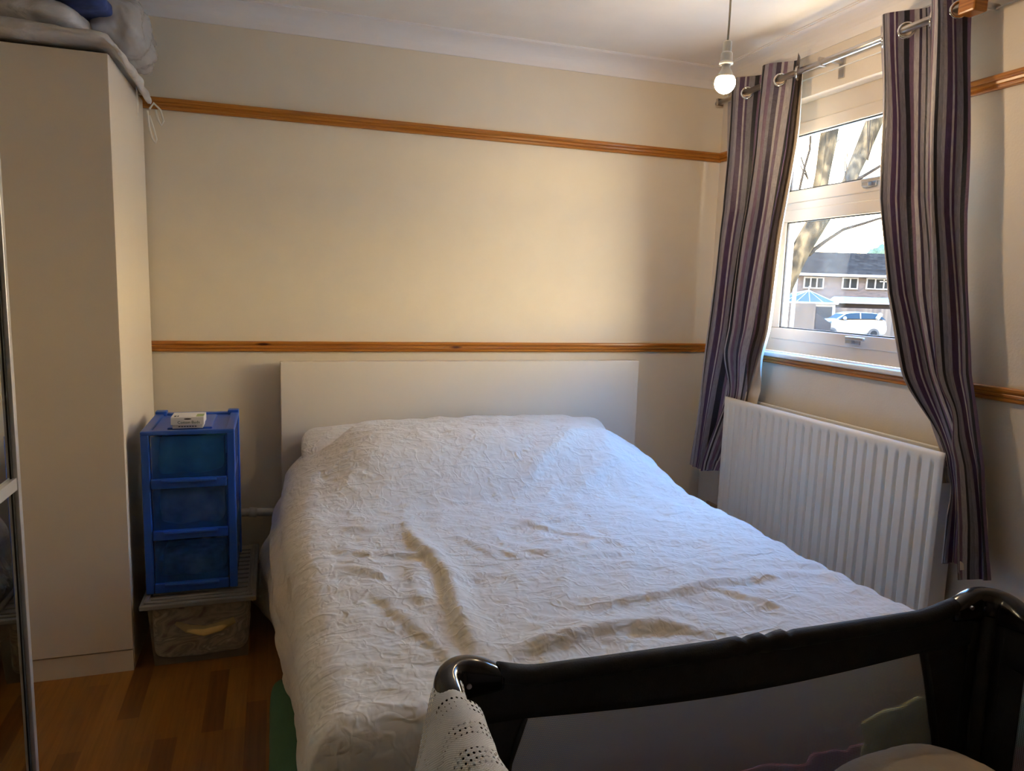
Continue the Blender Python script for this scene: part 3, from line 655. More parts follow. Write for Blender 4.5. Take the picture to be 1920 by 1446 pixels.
# wall pipe behind the bed
t = thing('heating_pipe', 'thick pale pipe with a collar low along the back wall beside the bed', 'pipe', (-2.2, -.06, .34))
obj('pipe', tube(B(), [(-2.50, -.055, .352), (-2.24, -.055, .350), (-2.05, -.055, .338), (-1.6, -.055, .336)], .017, 16), 'grey_pipe', t, smooth=True)
obj('collar', tube(B(), [(-2.245, -.055, .350), (-2.215, -.055, .347)], [.021, .021], 16), 'grey_pipe', t, smooth=True)

# ---------------------------------------------------------------- bed
HX0, HX1 = -2.111, -.430
t = thing('bed', 'double bed with a plain white flat headboard against the back wall', 'bed', (-1.27, -1.05, 0))
obj('headboard', bx(HX0, HX1, -.075, -.026, 0, .999), 'white_lacquer', t, bevel=.003)
f = B(); box(f, -2.055, -2.025, -2.03, -.075, .13, .36); box(f, -.575, -.545, -2.03, -.075, .13, .36); box(f, -2.025, -.575, -2.03, -2.0, .13, .36)
obj('bed_frame', f, 'white_lacquer', t, bevel=.003)
for x in (-2.05, -.60):
    obj('leg', bx(x, x + .05, -2.02, -1.96, 0, .13), 'white_lacquer', t)
mt = obj('mattress', bx(-2.015, -.585, -2.0, -.078, .30, .515), 'card', None, bevel=.04, seg=4, loc=(-1.3, -1.0, .3)); tag(mt, 'white mattress lying under the duvet on the double bed', 'mattress')

def pillow(cx, seed, label):
    bm = B(); bmesh.ops.create_icosphere(bm, subdivisions=5, radius=1); LX, LY, LZ = .69, .40, .125
    for v in bm.verts:
        p = v.co.copy(); m = (abs(p.x) ** 5 + abs(p.y) ** 5) ** .2
        rr = math.sqrt(p.x ** 2 + p.y ** 2)
        sx, sy = (p.x / m, p.y / m) if m > 1e-6 else (0, 0)
        X_, Y_ = sx * rr ** .8, sy * rr ** .8
        zf = (max(0, 1 - abs(X_) ** 3.2) ** .5) * (max(0, 1 - abs(Y_) ** 3.2) ** .5)
        q = Vector((X_ * LX / 2, Y_ * LY / 2, (1 if p.z > 0 else -1) * zf * LZ / 2))
        q.z += .010 * noise.noise(q * 9 + Vector((seed, 0, 0)))
        # leaning slightly on the headboard
        R_ = Matrix.Rotation(.42, 3, 'X')
        v.co = R_ @ q + Vector((cx, -.290, .632 if cx < -1.3 else .640))
    return tag(obj('pillow', bm, 'duvet', smooth=True, loc=(cx, -.3, .6)), label, 'pillow', 'pillows under the duvet')
pillow(-1.690, 1, 'cream pillow whose corner shows at the left end of the headboard')
pillow(-.998, 5, 'cream pillow whose corner shows at the right end of the headboard')

# duvet
DXL, DXR, DYF, DYH = -2.005, -.632, -1.985, -.20
EL, ER, EF = .545, .40, .40
def off(e, r, flare):
    th = min(e / r, PI / 2); o_, d_ = r * math.sin(th), r * (1 - math.cos(th))
    rest = e - r * PI / 2
    if rest > 0: o_ += flare * rest; d_ += rest
    return o_, d_
creases = [  # (points, height, width) folds of the cover
    ([(-1.735, -.98), (-1.740, -1.14), (-1.715, -1.32), (-1.700, -1.46), (-1.725, -1.62), (-1.735, -1.80), (-1.740, -1.93)], .024, .030),
    ([(-1.78, -1.36), (-1.80, -1.50), (-1.79, -1.62)], .010, .03),
    ([(-1.69, -1.890), (-1.58, -1.862), (-1.47, -1.838), (-1.36, -1.826), (-1.28, -1.842), (-1.19, -1.885)], .026, .028),
    ([(-1.42, -1.72), (-1.32, -1.700), (-1.18, -1.688), (-1.05, -1.672), (-.88, -1.660), (-.72, -1.64)], .015, .024),
    ([(-1.05, -1.672), (-.99, -1.76), (-.92, -1.84)], .010, .018),
    ([(-1.46, -1.30), (-1.38, -1.345), (-1.28, -1.33), (-1.18, -1.29), (-1.05, -1.27)], .012, .025),
    ([(-1.38, -1.02), (-1.30, -1.12), (-1.20, -1.22), (-1.10, -1.36)], .007, .02),
    ([(-1.40, -1.08), (-1.26, -1.055), (-1.12, -1.03)], .010, .022),
    ([(-1.56, -1.20), (-1.50, -1.30), (-1.47, -1.37)], .008, .02),
    ([(-1.60, -1.15), (-1.55, -1.27), (-1.53, -1.33)], .007, .018),
    ([(-1.97, -.97), (-1.88, -1.03), (-1.76, -1.02), (-1.66, -1.00)], .010, .022),
    ([(-1.98, -1.18), (-1.88, -1.23), (-1.75, -1.27), (-1.66, -1.33)], .010, .02),
    ([(-1.99, -1.30), (-1.90, -1.36), (-1.84, -1.42)], .010, .025),
    ([(-1.90, -1.45), (-1.86, -1.62), (-1.80, -1.80), (-1.79, -1.93)], .008, .022),
    ([(-1.38, -1.42), (-1.25, -1.40), (-1.12, -1.385)], .009, .018),
    ([(-.95, -1.52), (-.85, -1.50), (-.72, -1.47)], .007, .02),
    ([(-1.93, -.86), (-1.70, -.82), (-1.45, -.80), (-1.30, -.78), (-1.18, -.74)], -.014, .05),
    ([(-1.30, -.80), (-1.16, -.66), (-1.00, -.54), (-.88, -.46)], .016, .04),
    ([(-1.12, -.86), (-.98, -.74), (-.86, -.66), (-.74, -.60)], .014, .04),
    ([(-1.20, -1.00), (-1.24, -.90), (-1.15, -.84), (-.98, -.84)], .006, .03),
]
def seg_d(p, a, b):
    ax, ay = a; bx_, by = b; dx, dy = bx_ - ax, by - ay; L = dx * dx + dy * dy
    t_ = max(0, min(1, ((p[0] - ax) * dx + (p[1] - ay) * dy) / L)); cx, cy = ax + dx * t_, ay + dy * t_
    sd = (p[0] - ax) * dy - (p[1] - ay) * dx
    return math.hypot(p[0] - cx, p[1] - cy), (1 if sd > 0 else -1), t_
def crease_h(x, y):
    h = 0
    for pts, hh, wd in creases:
        if not (min(p[0] for p in pts) - .12 < x < max(p[0] for p in pts) + .12 and min(p[1] for p in pts) - .12 < y < max(p[1] for p in pts) + .12): continue
        best = None; n = len(pts) - 1
        for i in range(n):
            d_, s, t_ = seg_d((x, y), pts[i], pts[i + 1])
            if best is None or d_ < best[0]: best = (d_, s, (i + t_) / n)
        d_, s, k = best; env = min(1, 4 * min(k, 1 - k) + .15)
        wj = wd * (.5 if s > 0 else 1.35)
        h += hh * env * math.exp(-(d_ / wj) ** 2)
    return h
def duvet_pt(u, v):
    a = lerp(-EL, (DXR - DXL) + ER, u); b = lerp(0, (DYH - DYF) + EF, v)
    W_ = DXR - DXL; Lb = DYH - DYF
    xc = DXL + min(max(a, 0), W_); yc = DYH - min(b, Lb)
    yc += lerp(-.05, .075, sstep(.02, .30, (xc - DXL)) * sstep(.02, .26, (DXR - xc))) * sstep(.35, 0, b)
    # pillow hump
    hy = sstep(-.86, -.42, yc) * lerp(1.0, .95, sstep(-.36, -.17, yc))
    hx = sstep(DXL - .12, DXL + .26, DXL + a) * sstep(DXR + .12, DXR - .22, DXL + a)
    mid = 1 + .05 * math.exp(-((xc + 1.25) / .3) ** 2)
    hump = .192 * hy * (.30 + .70 * hx) * mid
    z = .552 + hump
    n1 = noise.noise(Vector((xc * 2.3, yc * 2.3, 3))) * .012
    n2 = (1 - 2 * abs(noise.noise(Vector((xc * 5.5 + .8 * yc, yc * 9.0, 7))))) * .007
    n3 = (1 - 2 * abs(noise.noise(Vector((xc * 17, yc * 23 + 4 * xc, 11))))) * .0035
    z += n1 + n2 + n3 + crease_h(xc, yc)
    el = max(0, -a); er = max(0, a - W_); ef = max(0, b - Lb)
    x, y = xc, yc; dr_ = 0
    if el > 0:
        fl = .06 + .30 * sstep(-.60, -.24, yc)
        o_, d_ = off(el, .095, fl); k = min(1, d_ / .3)
        o_ += k * (.020 * math.sin(yc * 7.5 + 1.2 * math.sin(yc * 3)) + .003 * math.sin(yc * 23 + 2 * d_))
        o_ += .040 * math.sin(min(1, d_ / .50) * PI) * sstep(-.3, -.7, yc) * sstep(-1.35, -.95, yc); o_ += .008 * math.sin(d_ * 2 * PI / .15) * sstep(0, .08, d_); o_ -= .062 * k * sstep(-1.0, -1.75, yc)
        hh = hump * (1 - k) * 0
        x = xc - o_; dr_ = max(dr_, d_ * (1 + (hump * .55) / .5))
        x = min(x, -2.02 - .0) if d_ > .09 else x
    if er > 0:
        o_, d_ = off(er, .07, .06); x = xc + o_; dr_ = max(dr_, d_ * (1 + hump * .6))
        x += .008 * math.sin(yc * 20) * min(1, d_ / .2)
    if ef > 0:
        o_, d_ = off(ef, .09, .02); k = min(1, d_ / .2)
        y = yc - o_ * .75 - k * .006 * math.sin(xc * 15); dr_ = max(dr_, d_)
    z -= dr_
    z += .004 * noise.noise(Vector((x * 15, y * 15, z * 12)))
    x += (.006 if el > 0 else 0) * noise.noise(Vector((x * 9, y * 11, z * 9)))
    if z < .035: z = .035 + .01 * noise.noise(Vector((x * 9, y * 9, 0)))
    return Vector((x, y, z))
dv = obj('duvet', grid(250, 250, duvet_pt), 'duvet', smooth=True, loc=(-1.3, -1.05, .55), solid=.012)
tag(dv, 'rumpled white duvet spread over the whole bed and hanging down its left side', 'duvet')
# things between bed and cot seen through the net
def drape(name, label, cat, x0, x1, y, z0, z1, mat, seed):
    def f(u, v):
        x = lerp(x0, x1, u); z = lerp(z1 + .012 * math.sin(u * 5 + seed) + .022 * noise.noise(Vector((x * 22, seed, 0))), z0, v)
        return Vector((x + .01 * math.sin(v * 6), y + .016 * noise.noise(Vector((x * 16, z * 16, seed))) + .006 * noise.noise(Vector((x * 45, z * 45, seed))) + .008 * math.sin(x * 30 + seed), z))
    return tag(obj(name, grid(50, 30, f), mat, smooth=True, solid=.008, loc=((x0 + x1) / 2, y, z0)), label, cat)
drape('blanket', 'dark pink blanket bundled between the bed foot and the travel cot, seen through its net', 'blanket', -1.60, -.80, -2.165, .02, .43, 'pink_cloth', 2)
drape('cloth', 'yellow-green crumpled cloth behind the right end of the cot net', 'cloth', -1.02, -.82, -2.192, .36, .510, 'olive_cloth', 5)
g_ = bag('storage_bag', 'low green fabric bag on the floor poking out from under the bed', 'bag', -2.06, -1.38, .0, .20, .80, .13, 'green', 4.0, 8, .004, 5)
g_.location = g_.location

# ---------------------------------------------------------------- travel cot
CX0, CX1, CY1, CY0, CZ = -1.895, -.765, -2.225, -2.945, .752
t = thing('travel_cot', 'black fabric travel cot with grey net sides at the foot of the bed', 'cot', ((CX0 + CX1) / 2, (CY0 + CY1) / 2, 0))
def ztop(s):   # height of the long top rail along s 0..1
    return .736 - .004 * math.sin(PI * s) + .022 * (sstep(.12, 0, s) + sstep(.86, 1, s))
def net_edge(s):
    return .652 - .02 * math.sin(PI * s)
def long_side(y, nm):
    # fabric: ring around a net window, with thickness
    xs0, xs1 = CX0 + .04, CX1 - .04
    def xz(s, z): return Vector((lerp(xs0, xs1, s), y, z))
    sL = lambda z: pl([(.30, .135 - .10), (.45, .06), (.577, .072), (.652, .095)], z)      # net left edge, fraction
    sR = lambda z: pl([(.30, .935), (.449, .9365), (.51, .918), (.582, .900), (.652, .878)], z)
    top = lambda u, v: Vector((lerp(xs0, xs1, u), y - .004 * math.sin(PI * v), lerp(net_edge(min(1, max(0, (u - .09) / .79))) if .09 < u < .88 else .652, ztop(u) - .005, v)))
    p = obj(nm, grid(60, 6, top), 'black_fabric', t, smooth=True, solid=.006)
    def lf(u, v):
        z = lerp(.05, .652, v); return Vector((lerp(xs0, lerp(xs0, xs1, sL(z) if z > .30 else sL(.30)), u), y, z))
    def rt(u, v):
        z = lerp(.05, .652, v); return Vector((lerp(lerp(xs0, xs1, sR(z) if z > .30 else sR(.30)), xs1, u), y, z))
    def bt(u, v):
        return Vector((lerp(lerp(xs0, xs1, .035), lerp(xs0, xs1, .935), u), y, lerp(.05, .30 + .15 * u * 0 + .12 * sstep(.2, 1, u), v)))
    obj('side_fabric', grid(6, 20, lf), 'black_fabric', p, smooth=True, solid=.006)
    obj('side_fabric', grid(6, 20, rt), 'black_fabric', p, smooth=True, solid=.006)
    obj('lower_fabric', grid(40, 10, bt), 'black_fabric', p, smooth=True, solid=.006)
    def nt(u, v):
        ze = net_edge(u); z = lerp(.30, ze, v); s = lerp(sL(min(z, .652)), sR(min(z, .652)), u)
        return Vector((lerp(xs0, xs1, s), y + .010 * math.sin(PI * u) * math.sin(PI * v), z))
    obj('net_window', grid(60, 24, nt, lambda u, v: (u * 1.0, v * .36)), 'net', p, smooth=True)
    pts = [Vector((lerp(xs0, xs1, sL(z)), y - .004, z)) for z in (.30, .38, .45, .52, .577, .62, .652)] 
    obj('net_piping', tube(B(), pts, .004, 6), 'dark_net_edge', p, smooth=True)
    pts = [Vector((lerp(xs0, xs1, sR(z)) + .012, y - .004, z)) for z in (.44, .48, .52, .577, .62, .648)]
    obj('net_piping', tube(B(), pts, .004, 6), 'dark_net_edge', p, smooth=True)
    # padded rail
    rp = [Vector((lerp(xs0 + .05, xs1 - .05, k / 60), y, ztop(lerp(.05, .95, k / 60)) - .012 + (.003 * math.sin(k * 2.1) if 26 < k < 36 else 0))) for k in range(61)]
    obj('top_rail', tube(B(), rp, [.0165 + (.0015 * math.sin(k * 1.9) if 26 < k < 36 else 0) for k in range(61)], 12), 'black_fabric', t, smooth=True)
long_side(CY1, 'long_side_panel'); long_side(CY0, 'long_side_panel')
def short_side(x):
    def tp(u, v): return Vector((x, lerp(CY0 + .03, CY1 - .03, u), lerp(.63 - .01 * math.sin(PI * u), .742 - .012 * math.sin(PI * u), v)))
    p = obj('short_side_panel', grid(30, 5, tp), 'black_fabric', t, smooth=True, solid=.006)
    for a, b in ((CY0 + .03, CY0 + .09), (CY1 - .09, CY1 - .03)): obj('side_fabric', bx(x - .003, x + .003, a, b, .05, .63), 'black_fabric', p)
    obj('net_window', grid(20, 20, lambda u, v: Vector((x, lerp(CY0 + .09, CY1 - .09, u), lerp(.25, .63, v))), lambda u, v: (u * .54, v * .4)), 'net', p)
    obj('lower_fabric', bx(x - .003, x + .003, CY0 + .09, CY1 - .09, .05, .25), 'black_fabric', p)
    rp = [Vector((x, lerp(CY0 + .06, CY1 - .06, k / 20), .735 - .012 * math.sin(PI * k / 20))) for k in range(21)]
    obj('top_rail', tube(B(), rp, .0165, 12), 'black_fabric', t, smooth=True)
short_side(CX0); short_side(CX1)
for (x, sx) in ((CX0, 1), (CX1, -1)):
    for (y, sy) in ((CY1, -1), (CY0, 1)):
        # broad humped moulding wrapping the corner: two arms of an L, highest at the corner
        pa = []; ra = []
        A_, Bb = (.105, .062) if sx > 0 else (.125, .075)
        def capf(u, v):
            s_ = lerp(-1, 1, v); arm = .098
            RA = .045; ac = Vector((x + sx * RA, y + sy * RA)); L1 = arm - RA; Ls = L1 * 2 + RA * PI / 2; q = (s_ + 1) / 2 * Ls
            if q < L1: cx, cy, nr = x + sx * (arm - q), y, Vector((0, -sy, 0))
            elif q > Ls - L1: cx, cy, nr = x, y + sy * (RA + q - (Ls - L1)), Vector((-sx, 0, 0))
            else:
                th = (q - L1) / RA; nr = Vector((-sx * math.sin(th), -sy * math.cos(th), 0)); cx, cy = ac.x + nr.x * RA, ac.y + nr.y * RA
            top = .772 - .028 * abs(s_) ** 2.4; bot = .700 + .010 * abs(s_)
            w_ = .021 * (1 - .22 * abs(s_) ** 6); a = 2 * PI * u
            ca, sa = math.cos(a), math.sin(a)
            return Vector((cx, cy, (top + bot) / 2)) + nr * math.copysign(abs(ca) ** .7, ca) * w_ + Vector((0, 0, 1)) * math.copysign(abs(sa) ** .75, sa) * (top - bot) / 2
        bm = grid(24, 28, capf)
        bmesh.ops.remove_doubles(bm, verts=bm.verts, dist=.0003); bmesh.ops.holes_fill(bm, edges=[e for e in bm.edges if e.is_boundary]); bmesh.ops.recalc_face_normals(bm, faces=bm.faces)
        obj('corner_cap', bm, 'black_plastic', t, smooth=True)
        obj('corner_fabric', grid(10, 8, lambda u, v: Vector((x + sx * .045 - sx * .045 * math.sin(u * PI / 2), y + sy * .045 - sy * .045 * math.cos(u * PI / 2), lerp(.05, .715, v)))), 'black_fabric', t, smooth=True, solid=.006)
        lg = B(); tube(lg, [(x + sx * .022, y + sy * .022, .03), (x + sx * .022, y + sy * .022, .72)], .014, 12); obj('corner_post', lg, 'black_fabric', t, smooth=True)
        ft = B(); lathe(ft, [(.024, 0), (.026, .02), (.018, .04), (.013, .05)], (x + sx * .022, y + sy * .022, 0), 16); obj('foot', ft, 'black_plastic', t)
for p in ((-1.856, .733), (-.835, .742), (-.800, .738)): obj('screw', tube(B(), [(p[0], CY1 - .020, p[1]), (p[0], CY1 - .024, p[1])], .0042, 12), 'steel', t)
obj('base_mat', bx(CX0 + .03, CX1 - .03, CY0 + .03, CY1 - .03, .25, .28), 'black_fabric', t, bevel=.006)
bag('cushion', 'beige rounded cushion lying inside the travel cot at its right end', 'cushion', -1.10, -2.44, .285, .36, .32, .285, 'beige_cloth', 6.0, 2.6, .006, 5)
# colourful bag beyond the cot's right side
bg2 = bag('toy_bag', 'teal and pink cloth bag on the floor beyond the cot right side', 'bag', -.50, -2.34, 0, .34, .42, .58, 'tower_content_a', 8.0, 4, .012, 6)
t2 = NT('teal_and_pink_print'); n_ = t2.n('ShaderNodeTexNoise', {'Vector': t2.coords(), 'Scale': 5.0, 'Detail': 1.0})
t2.l(t2.ramp(n_.outputs[0], [(0.0, (0.03, 0.13, 0.13, 1)), (0.48, (0.20, 0.05, 0.08, 1)), (0.56, (0.22, 0.20, 0.16, 1))], 'CONSTANT'), t2.b.inputs['Base Color']); bg2.data.materials[0] = t2.m

# white openwork blanket over the cot's left rail
t = thing('knitted_blanket', 'white openwork knitted baby blanket draped over the left rail of the travel cot', 'blanket', (CX0, -2.55, .7))
def knit(y0, y1, din, dout, r, seed, spread=0.0):
    Ltot = din + dout + PI * r
    def f(u, v):
        s = u * Ltot; y = lerp(y0, y1, v); zc = .738 - .010 * math.sin(PI * (y - CY0) / (CY1 - CY0))
        sp = 1 + spread * v
        if s < din: x, z = CX0 + r + .008 * ((din - s) / din) ** 1.3 * sp, zc - (din - s)
        elif s < din + PI * r:
            a = (s - din) / r; x, z = CX0 + r * math.cos(a), zc + r * math.sin(a)
        else:
            q = s - din - PI * r; x, z = CX0 - r - .13 * (q / dout) ** 1.2 * sp, zc - q
        k = min(1, max(0, zc - z) / .15)
        wv = .012 * k * math.sin(v * 16 + seed + 3 * u) + .006 * noise.noise(Vector((y * 20, z * 14, seed)))
        x += wv; y += .014 * k * math.sin(u * 9 + seed)
        return Vector((x, y, z))
    return f, Ltot
for (y0, y1, di, do, r, sd, spd) in ((-2.262, -2.70, .16, .42, .026, 1, .2), (-2.335, -2.86, .24, .40, .036, 4, .25)):
    f, Lt = knit(y0, y1, di, do, r, sd, spd)
    obj('blanket_layer', grid(120, 70, f, lambda u, v, L=Lt, a=y0, b=y1: (u * L if False else v * abs(b - a), u * L)), 'knit', t, smooth=True)

# ---------------------------------------------------------------- outside
fh = Vector((0.31330615, 0.94965218, 0)); rh = Vector((0.94965218, -0.31330615, 0))
GZ = -1.05
def O(u_, d_, z): return Vector((CAM.x, CAM.y, 0)) + rh * u_ + fh * d_ + Vector((0, 0, z))
def obox(bm, u0, u1, d0, d1, z0, z1):
    uvl = bm.loops.layers.uv.get('UVMap') or bm.loops.layers.uv.new('UVMap')
    c = [O(a, b, z) for z in (z0, z1) for (a, b) in ((u0, d0), (u1, d0), (u1, d1), (u0, d1))]
    V = [bm.verts.new(p) for p in c]; loc_ = [(a, b, z) for z in (z0, z1) for (a, b) in ((u0, d0), (u1, d0), (u1, d1), (u0, d1))]
    for idx in ((0, 1, 5, 4), (1, 2, 6, 5), (2, 3, 7, 6), (3, 0, 4, 7), (4, 5, 6, 7), (3, 2, 1, 0)):
        fc = bm.faces.new([V[i] for i in idx])
        for lp, i in zip(fc.loops, idx):
            a, b, z = loc_[i]; lp[uvl].uv = (a + b, z) if idx not in ((4, 5, 6, 7), (3, 2, 1, 0)) else (a, b)
    return bm
def oquad(bm, pts, uvs):
    uvl = bm.loops.layers.uv.get('UVMap') or bm.loops.layers.uv.new('UVMap')
    fc = bm.faces.new([bm.verts.new(O(*p)) for p in pts])
    for lp, q in zip(fc.loops, uvs): lp[uvl].uv = q
g = B(); box(g, 1.2, 120, -60, 120, GZ - .2, GZ); tag(obj('street_ground', g, 'bounce_ground'), kind='structure')
# house
ho = thing('house', 'grey brick two-storey house with dark tiled roof seen across the street', 'house', O(23, 53, GZ))
obj('wall', obox(B(), 14, 34, 52, 60, GZ, 2.80), 'house_brick', ho)
rf = B(); RU0, RU1 = 13.7, 34.3
oquad(rf, [(RU0, 51.6, 2.88), (RU1, 51.6, 2.88), (RU1, 56, 4.60), (RU0, 56, 4.60)], [(0, 0), (20.6, 0), (20.6, 4.7), (0, 4.7)])
oquad(rf, [(RU0, 56, 4.60), (RU1, 56, 4.60), (RU1, 60.4, 2.88), (RU0, 60.4, 2.88)], [(0, 0), (20.6, 0), (20.6, 4.7), (0, 4.7)])
obj('roof', rf, 'roof_tile', ho, solid=.12)
obj('fascia', obox(B(), RU0, RU1, 51.55, 51.65, 2.74, 2.92), 'white_out', ho)
def hwin(u0, u1, z0, z1, n, top=False):
    f = B(); w_ = .09; D0, D1 = 51.90, 52.0
    obox(f, u0, u1, D0, D1, z0, z0 + w_); obox(f, u0, u1, D0, D1, z1 - w_, z1)
    for k in range(n + 1):
        uc = lerp(u0 + w_ / 2, u1 - w_ / 2, k / n); obox(f, uc - w_ / 2, uc + w_ / 2, D0, D1, z0 + w_, z1 - w_)
    if top: obox(f, lerp(u0, u1, .5), u1, D0, D1, lerp(z0, z1, .66), lerp(z0, z1, .66) + w_)
    o = obj('window', f, 'white_out', ho)
    obj('pane', obox(B(), u0 + w_, u1 - w_, 51.955, 51.985, z0 + w_, z1 - w_), 'dark_pane', o)
hwin(20.43, 21.86, 1.84, 2.66, 3); hwin(23.15, 24.29, 1.87, 2.70, 2); hwin(24.85, 26.75, 1.90, 2.71, 3, True)
# conservatory
cn = thing('conservatory', 'glazed conservatory with a pale hipped roof in front of the brick house', 'conservatory', O(18.4, 46, GZ))
ap = (18.95, 47.2, 1.66); c4 = [(16.3, 44.6, .90), (19.75, 44.6, .90), (19.75, 49.5, .90), (16.3, 49.5, .90)]
r_ = B()
for i in range(4):
    a, b = c4[i], c4[(i + 1) % 4]; oquad(r_, [a, b, ap], [(0, 0), (1, 0), (.5, 1)])
obj('glass_roof', r_, 'cons_glass', cn, solid=.04)
rb = B()
for i in range(4):
    a, b = c4[i], c4[(i + 1) % 4]
    tube(rb, [O(*a), O(*ap)], .05, 6)
    for k in (.25, .5, .75): tube(rb, [O(*(lerp(a[j], b[j], k) for j in range(3))), O(*ap)], .035, 6)
    tube(rb, [O(*a), O(*b)], .07, 6)
tube(rb, [O(*ap), O(ap[0], ap[1], ap[2] + .3)], .04, 6)
obj('roof_ribs', rb, 'white_out', cn)
obj('frame', obox(B(), 16.4, 19.65, 44.7, 49.4, GZ, .86), 'white_out', cn)
obj('pane', obox(B(), 16.6, 19.45, 44.64, 44.69, -.2, .70), 'dark_pane', cn)
# garage
ga = thing('garage', 'low flat-roofed garage with white fascia beside the conservatory', 'garage', O(22, 48, GZ))
obj('garage_wall', obox(B(), 20.0, 27, 46.3, 50, GZ, .95), 'garage_dark', ga)
rr = B(); V = [(19.6, 46, .99), (27.3, 46, .99), (27.3, 49.5, 1.34), (21.6, 49.5, 1.34)]
oquad(rr, V, [(0, 0)] * 4); oquad(rr, [(19.6, 46, .93), (27.3, 46, .93), (27.3, 46, .99), (19.6, 46, .99)], [(0, 0)] * 4)
obj('garage_roof', rr, 'white_out', ga)
# fence, walls
fe = obj('wooden_fence', obox(B(), 18.3, 24.4, 45, 45.05, GZ, .66), 'fence', loc=O(21, 45, GZ)); tag(fe, 'brown vertical board fence behind the white parked car', 'fence')
bw = obj('garden_wall', obox(B(), 14.0, 16.1, 39, 39.4, GZ, .93), 'garden_brick', loc=O(15, 39, GZ)); tag(bw, 'weathered brick garden wall left of the white car', 'garden wall')
pr = B(); prism(pr, [O(16.1, 39.4, GZ), O(18.8, 42.9, GZ), O(18.8, 42.9, -.45), O(16.1, 39.4, .45)], (0, 0, 0), tuple(rh * .2)); tag(obj('garden_wall', pr, 'garage_dark', loc=O(17, 41, GZ)), 'low dark sloping wall running back to the wooden fence', 'garden wall')
po = obj('lamp_post', tube(B(), [O(7.62, 20, GZ), O(7.65, 20, 2.02)], .055, 10), 'white_out', smooth=True, loc=O(7.62, 20, GZ)); tag(po, 'slim pale post standing before the brick garden wall', 'post')
# car
ca = thing('car', 'white hatchback car parked across the street in front of the wooden fence', 'car', O(19.6, 42.8, GZ))
def carbody():
    # side profile, u from nose (17.6) to tail (21.6); sections lofted over width
    bot = GZ + .20
    st = [(0, -.55, -.40, .60), (.10, -.62, -.16, .72), (.5, -.65, -.02, .82), (1.1, -.65, .06, .87), (1.9, -.65, .10, .88), (3.0, -.65, .14, .88), (3.7, -.65, .13, .86), (3.95, -.62, .05, .78), (4.03, -.50, -.25, .70)]
    rings = []; bm = B()
    for s, zb, zt, hw in st:
        u_ = 17.58 + s; zb2 = zb - .20; r = []
        for k in range(16):
            a = 2 * PI * k / 16; cx = math.copysign(abs(math.cos(a)) ** .45, math.cos(a)); cz = math.copysign(abs(math.sin(a)) ** .55, math.sin(a))
            r.append(bm.verts.new(O(u_, 42.85 + hw * cx, (zb2 + zt) / 2 + (zt - zb2) / 2 * cz)))
        rings.append(r)
    for i in range(len(rings) - 1):
        for k in range(16): bm.faces.new((rings[i][k], rings[i][(k + 1) % 16], rings[i + 1][(k + 1) % 16], rings[i + 1][k]))
    bm.faces.new(rings[0][::-1]); bm.faces.new(rings[-1]); return bm
obj('car_body', carbody(), 'car_paint', ca, smooth=True)
def loft(prof_b, prof_t, hb, ht):
    bm = B(); A = []
    for pr_, hw in ((prof_b, hb), (prof_t, ht)):
        A.append([[bm.verts.new(O(17.58 + s, 42.85 - hw * sg, z)) for s, z in pr_] for sg in (1, -1)])
    n = len(prof_b)
    for sg in (0, 1):
        for i in range(n - 1): bm.faces.new((A[0][sg][i], A[0][sg][i + 1], A[1][sg][i + 1], A[1][sg][i]))
    for i in range(n - 1): bm.faces.new((A[1][0][i], A[1][0][i + 1], A[1][1][i + 1], A[1][1][i]))
    bm.faces.new((A[0][0][0], A[1][0][0], A[1][1][0], A[0][1][0])); bm.faces.new((A[0][0][-1], A[1][0][-1], A[1][1][-1], A[0][1][-1]))
    bmesh.ops.recalc_face_normals(bm, faces=bm.faces); return bm
obj('cabin_glass', loft([(1.22, .04), (1.6, .08), (2.4, .10), (3.3, .12), (3.88, .08)], [(1.62, .34), (1.85, .40), (2.4, .44), (3.1, .43), (3.55, .36)], .82, .66), 'car_glass', ca)
obj('car_roof', loft([(1.58, .34), (1.85, .40), (2.4, .44), (3.1, .43), (3.75, .36)], [(1.75, .39), (1.95, .44), (2.4, .475), (3.1, .465), (3.7, .39)], .68, .60), 'car_paint', ca, smooth=False)
for s0, s1, z0, z1 in ((1.05, 1.62, .05, .38), (2.42, 2.44, .1, .44), (3.35, 3.62, .10, .40)):
    pb = B(); tube(pb, [O(17.58 + s0, 42.03, z0), O(17.58 + s1, 42.18, z1)], .035 if s1 < 3.3 else .12, 6); obj('window_pillar', pb, 'car_paint', ca)
for s in (.78, 3.22):
    wb = B(); c0 = O(17.58 + s, 41.95, GZ + .31); tube(wb, [c0, c0 + fh * .2], .31, 24); wh = obj('wheel', wb, 'tyre', ca)
    hb_ = B(); tube(hb_, [c0 - fh * .015, c0 + fh * .02], .19, 20); obj('hub', hb_, 'dark_pane', wh)
mb = B(); bmesh.ops.create_icosphere(mb, subdivisions=2, radius=.11); bmesh.ops.translate(mb, verts=mb.verts, vec=O(17.58 + 1.45, 41.9, .12)); obj('wing_mirror', mb, 'car_paint', ca, smooth=True)
hl = B(); tube(hl, [O(17.85, 42.22, -.24), O(18.35, 42.07, -.14)], [.04, .07], 8); obj('headlight', hl, 'cons_glass', ca, smooth=True)
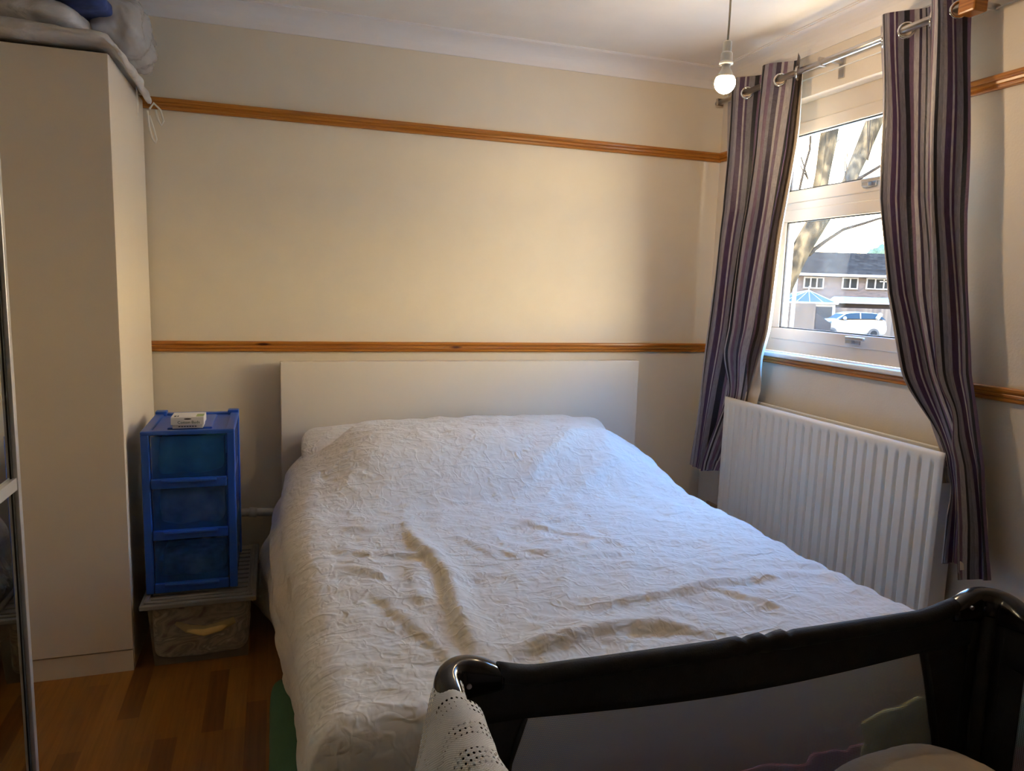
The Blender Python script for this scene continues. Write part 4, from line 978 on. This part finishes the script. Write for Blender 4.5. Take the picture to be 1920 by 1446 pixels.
# tree
tr = thing('tree', 'bare tree with pale mottled trunk and forked limbs close outside the window', 'tree', O(3.9, 11, GZ))
def limb(pts, rad, nm='branch', mat='bark'):
    P = []; R_ = []
    for i in range(len(pts) - 1):
        for k in range(5):
            q = k / 5; P.append(O(*(lerp(pts[i][j], pts[i + 1][j], q) for j in range(3))) + Vector((noise.noise(Vector((i + q, 1, rad[0] * 50))), noise.noise(Vector((i + q, 5, rad[0] * 50))), 0)) * .03); R_.append(lerp(rad[i], rad[i + 1], q))
    P.append(O(*pts[-1])); R_.append(rad[-1]); obj(nm, tube(B(), P, R_, 10), mat, tr, smooth=True)
limb([(3.50, 11, GZ), (3.68, 11, .3), (3.90, 11, 1.2), (4.17, 11, 1.85), (4.42, 11, 2.35), (4.46, 11, 2.6)], [.21, .18, .155, .14, .15, .12], 'trunk')
limb([(4.42, 11, 2.35), (4.38, 11, 2.75), (4.42, 11, 3.2), (4.45, 11, 3.9), (4.5, 11, 5.2)], [.10, .075, .05, .045, .03])
limb([(4.44, 11, 2.4), (4.46, 11, 2.85), (4.55, 11.1, 3.3), (4.66, 11.2, 3.95), (4.8, 11.2, 5.4)], [.12, .095, .09, .08, .05])
limb([(4.44, 11, 2.3), (4.75, 11.2, 2.7), (5.08, 11.5, 3.05), (5.42, 11.9, 3.6), (5.64, 12, 4.15), (5.8, 12, 5.5)], [.10, .08, .10, .12, .13, .07], mat='bark')
limb([(5.10, 11.5, 3.08), (5.35, 11.6, 3.2), (5.75, 11.6, 3.45), (6.1, 11.6, 3.8)], [.03, .028, .022, .015], mat='twig')
limb([(4.36, 11, 1.95), (4.60, 11, 2.15), (4.85, 11, 2.33), (5.35, 11, 2.50), (5.9, 11, 2.6)], [.04, .030, .025, .018, .012], mat='twig')
limb([(4.10, 11, 2.5), (4.16, 11, 3.0), (4.24, 11, 3.45), (4.23, 11, 4.0), (4.3, 11, 4.8)], [.012, .02, .018, .014, .01], mat='twig')
limb([(4.20, 11, 1.9), (4.05, 11, 2.1), (3.8, 11, 2.5), (3.6, 11, 3.2)], [.05, .045, .035, .02], mat='twig')
rnd = random.Random(3)
for k in range(18):
    u0, z0 = rnd.choice([(4.42, 3.1), (4.6, 3.5), (5.3, 3.4), (5.5, 3.8), (4.66, 3.9), (5.0, 2.9)]); du, dz = rnd.uniform(-.5, .5), rnd.uniform(.3, 1.0)
    limb([(u0, 11.4, z0), (u0 + du * .5, 11.4, z0 + dz * .4), (u0 + du, 11.4, z0 + dz)], [.012, .009, .005], 'twig', 'twig')
bu = B(); bmesh.ops.create_icosphere(bu, subdivisions=4, radius=1)
for v in bu.verts:
    k = 1 + .35 * noise.noise(v.co * 3) + .2 * noise.noise(v.co * 9); v.co = O(34.6, 70, 3.4) + Vector((v.co.x * 1.6, v.co.y * 1.6, v.co.z * 2.6)) * k
tube(bu, [O(34.6, 70, GZ), O(34.6, 70, 3)], .25, 8); tag(obj('evergreen_tree', bu, 'leaf', smooth=True, loc=O(34.6, 70, GZ)), 'green tree top showing above the house roof', 'tree')
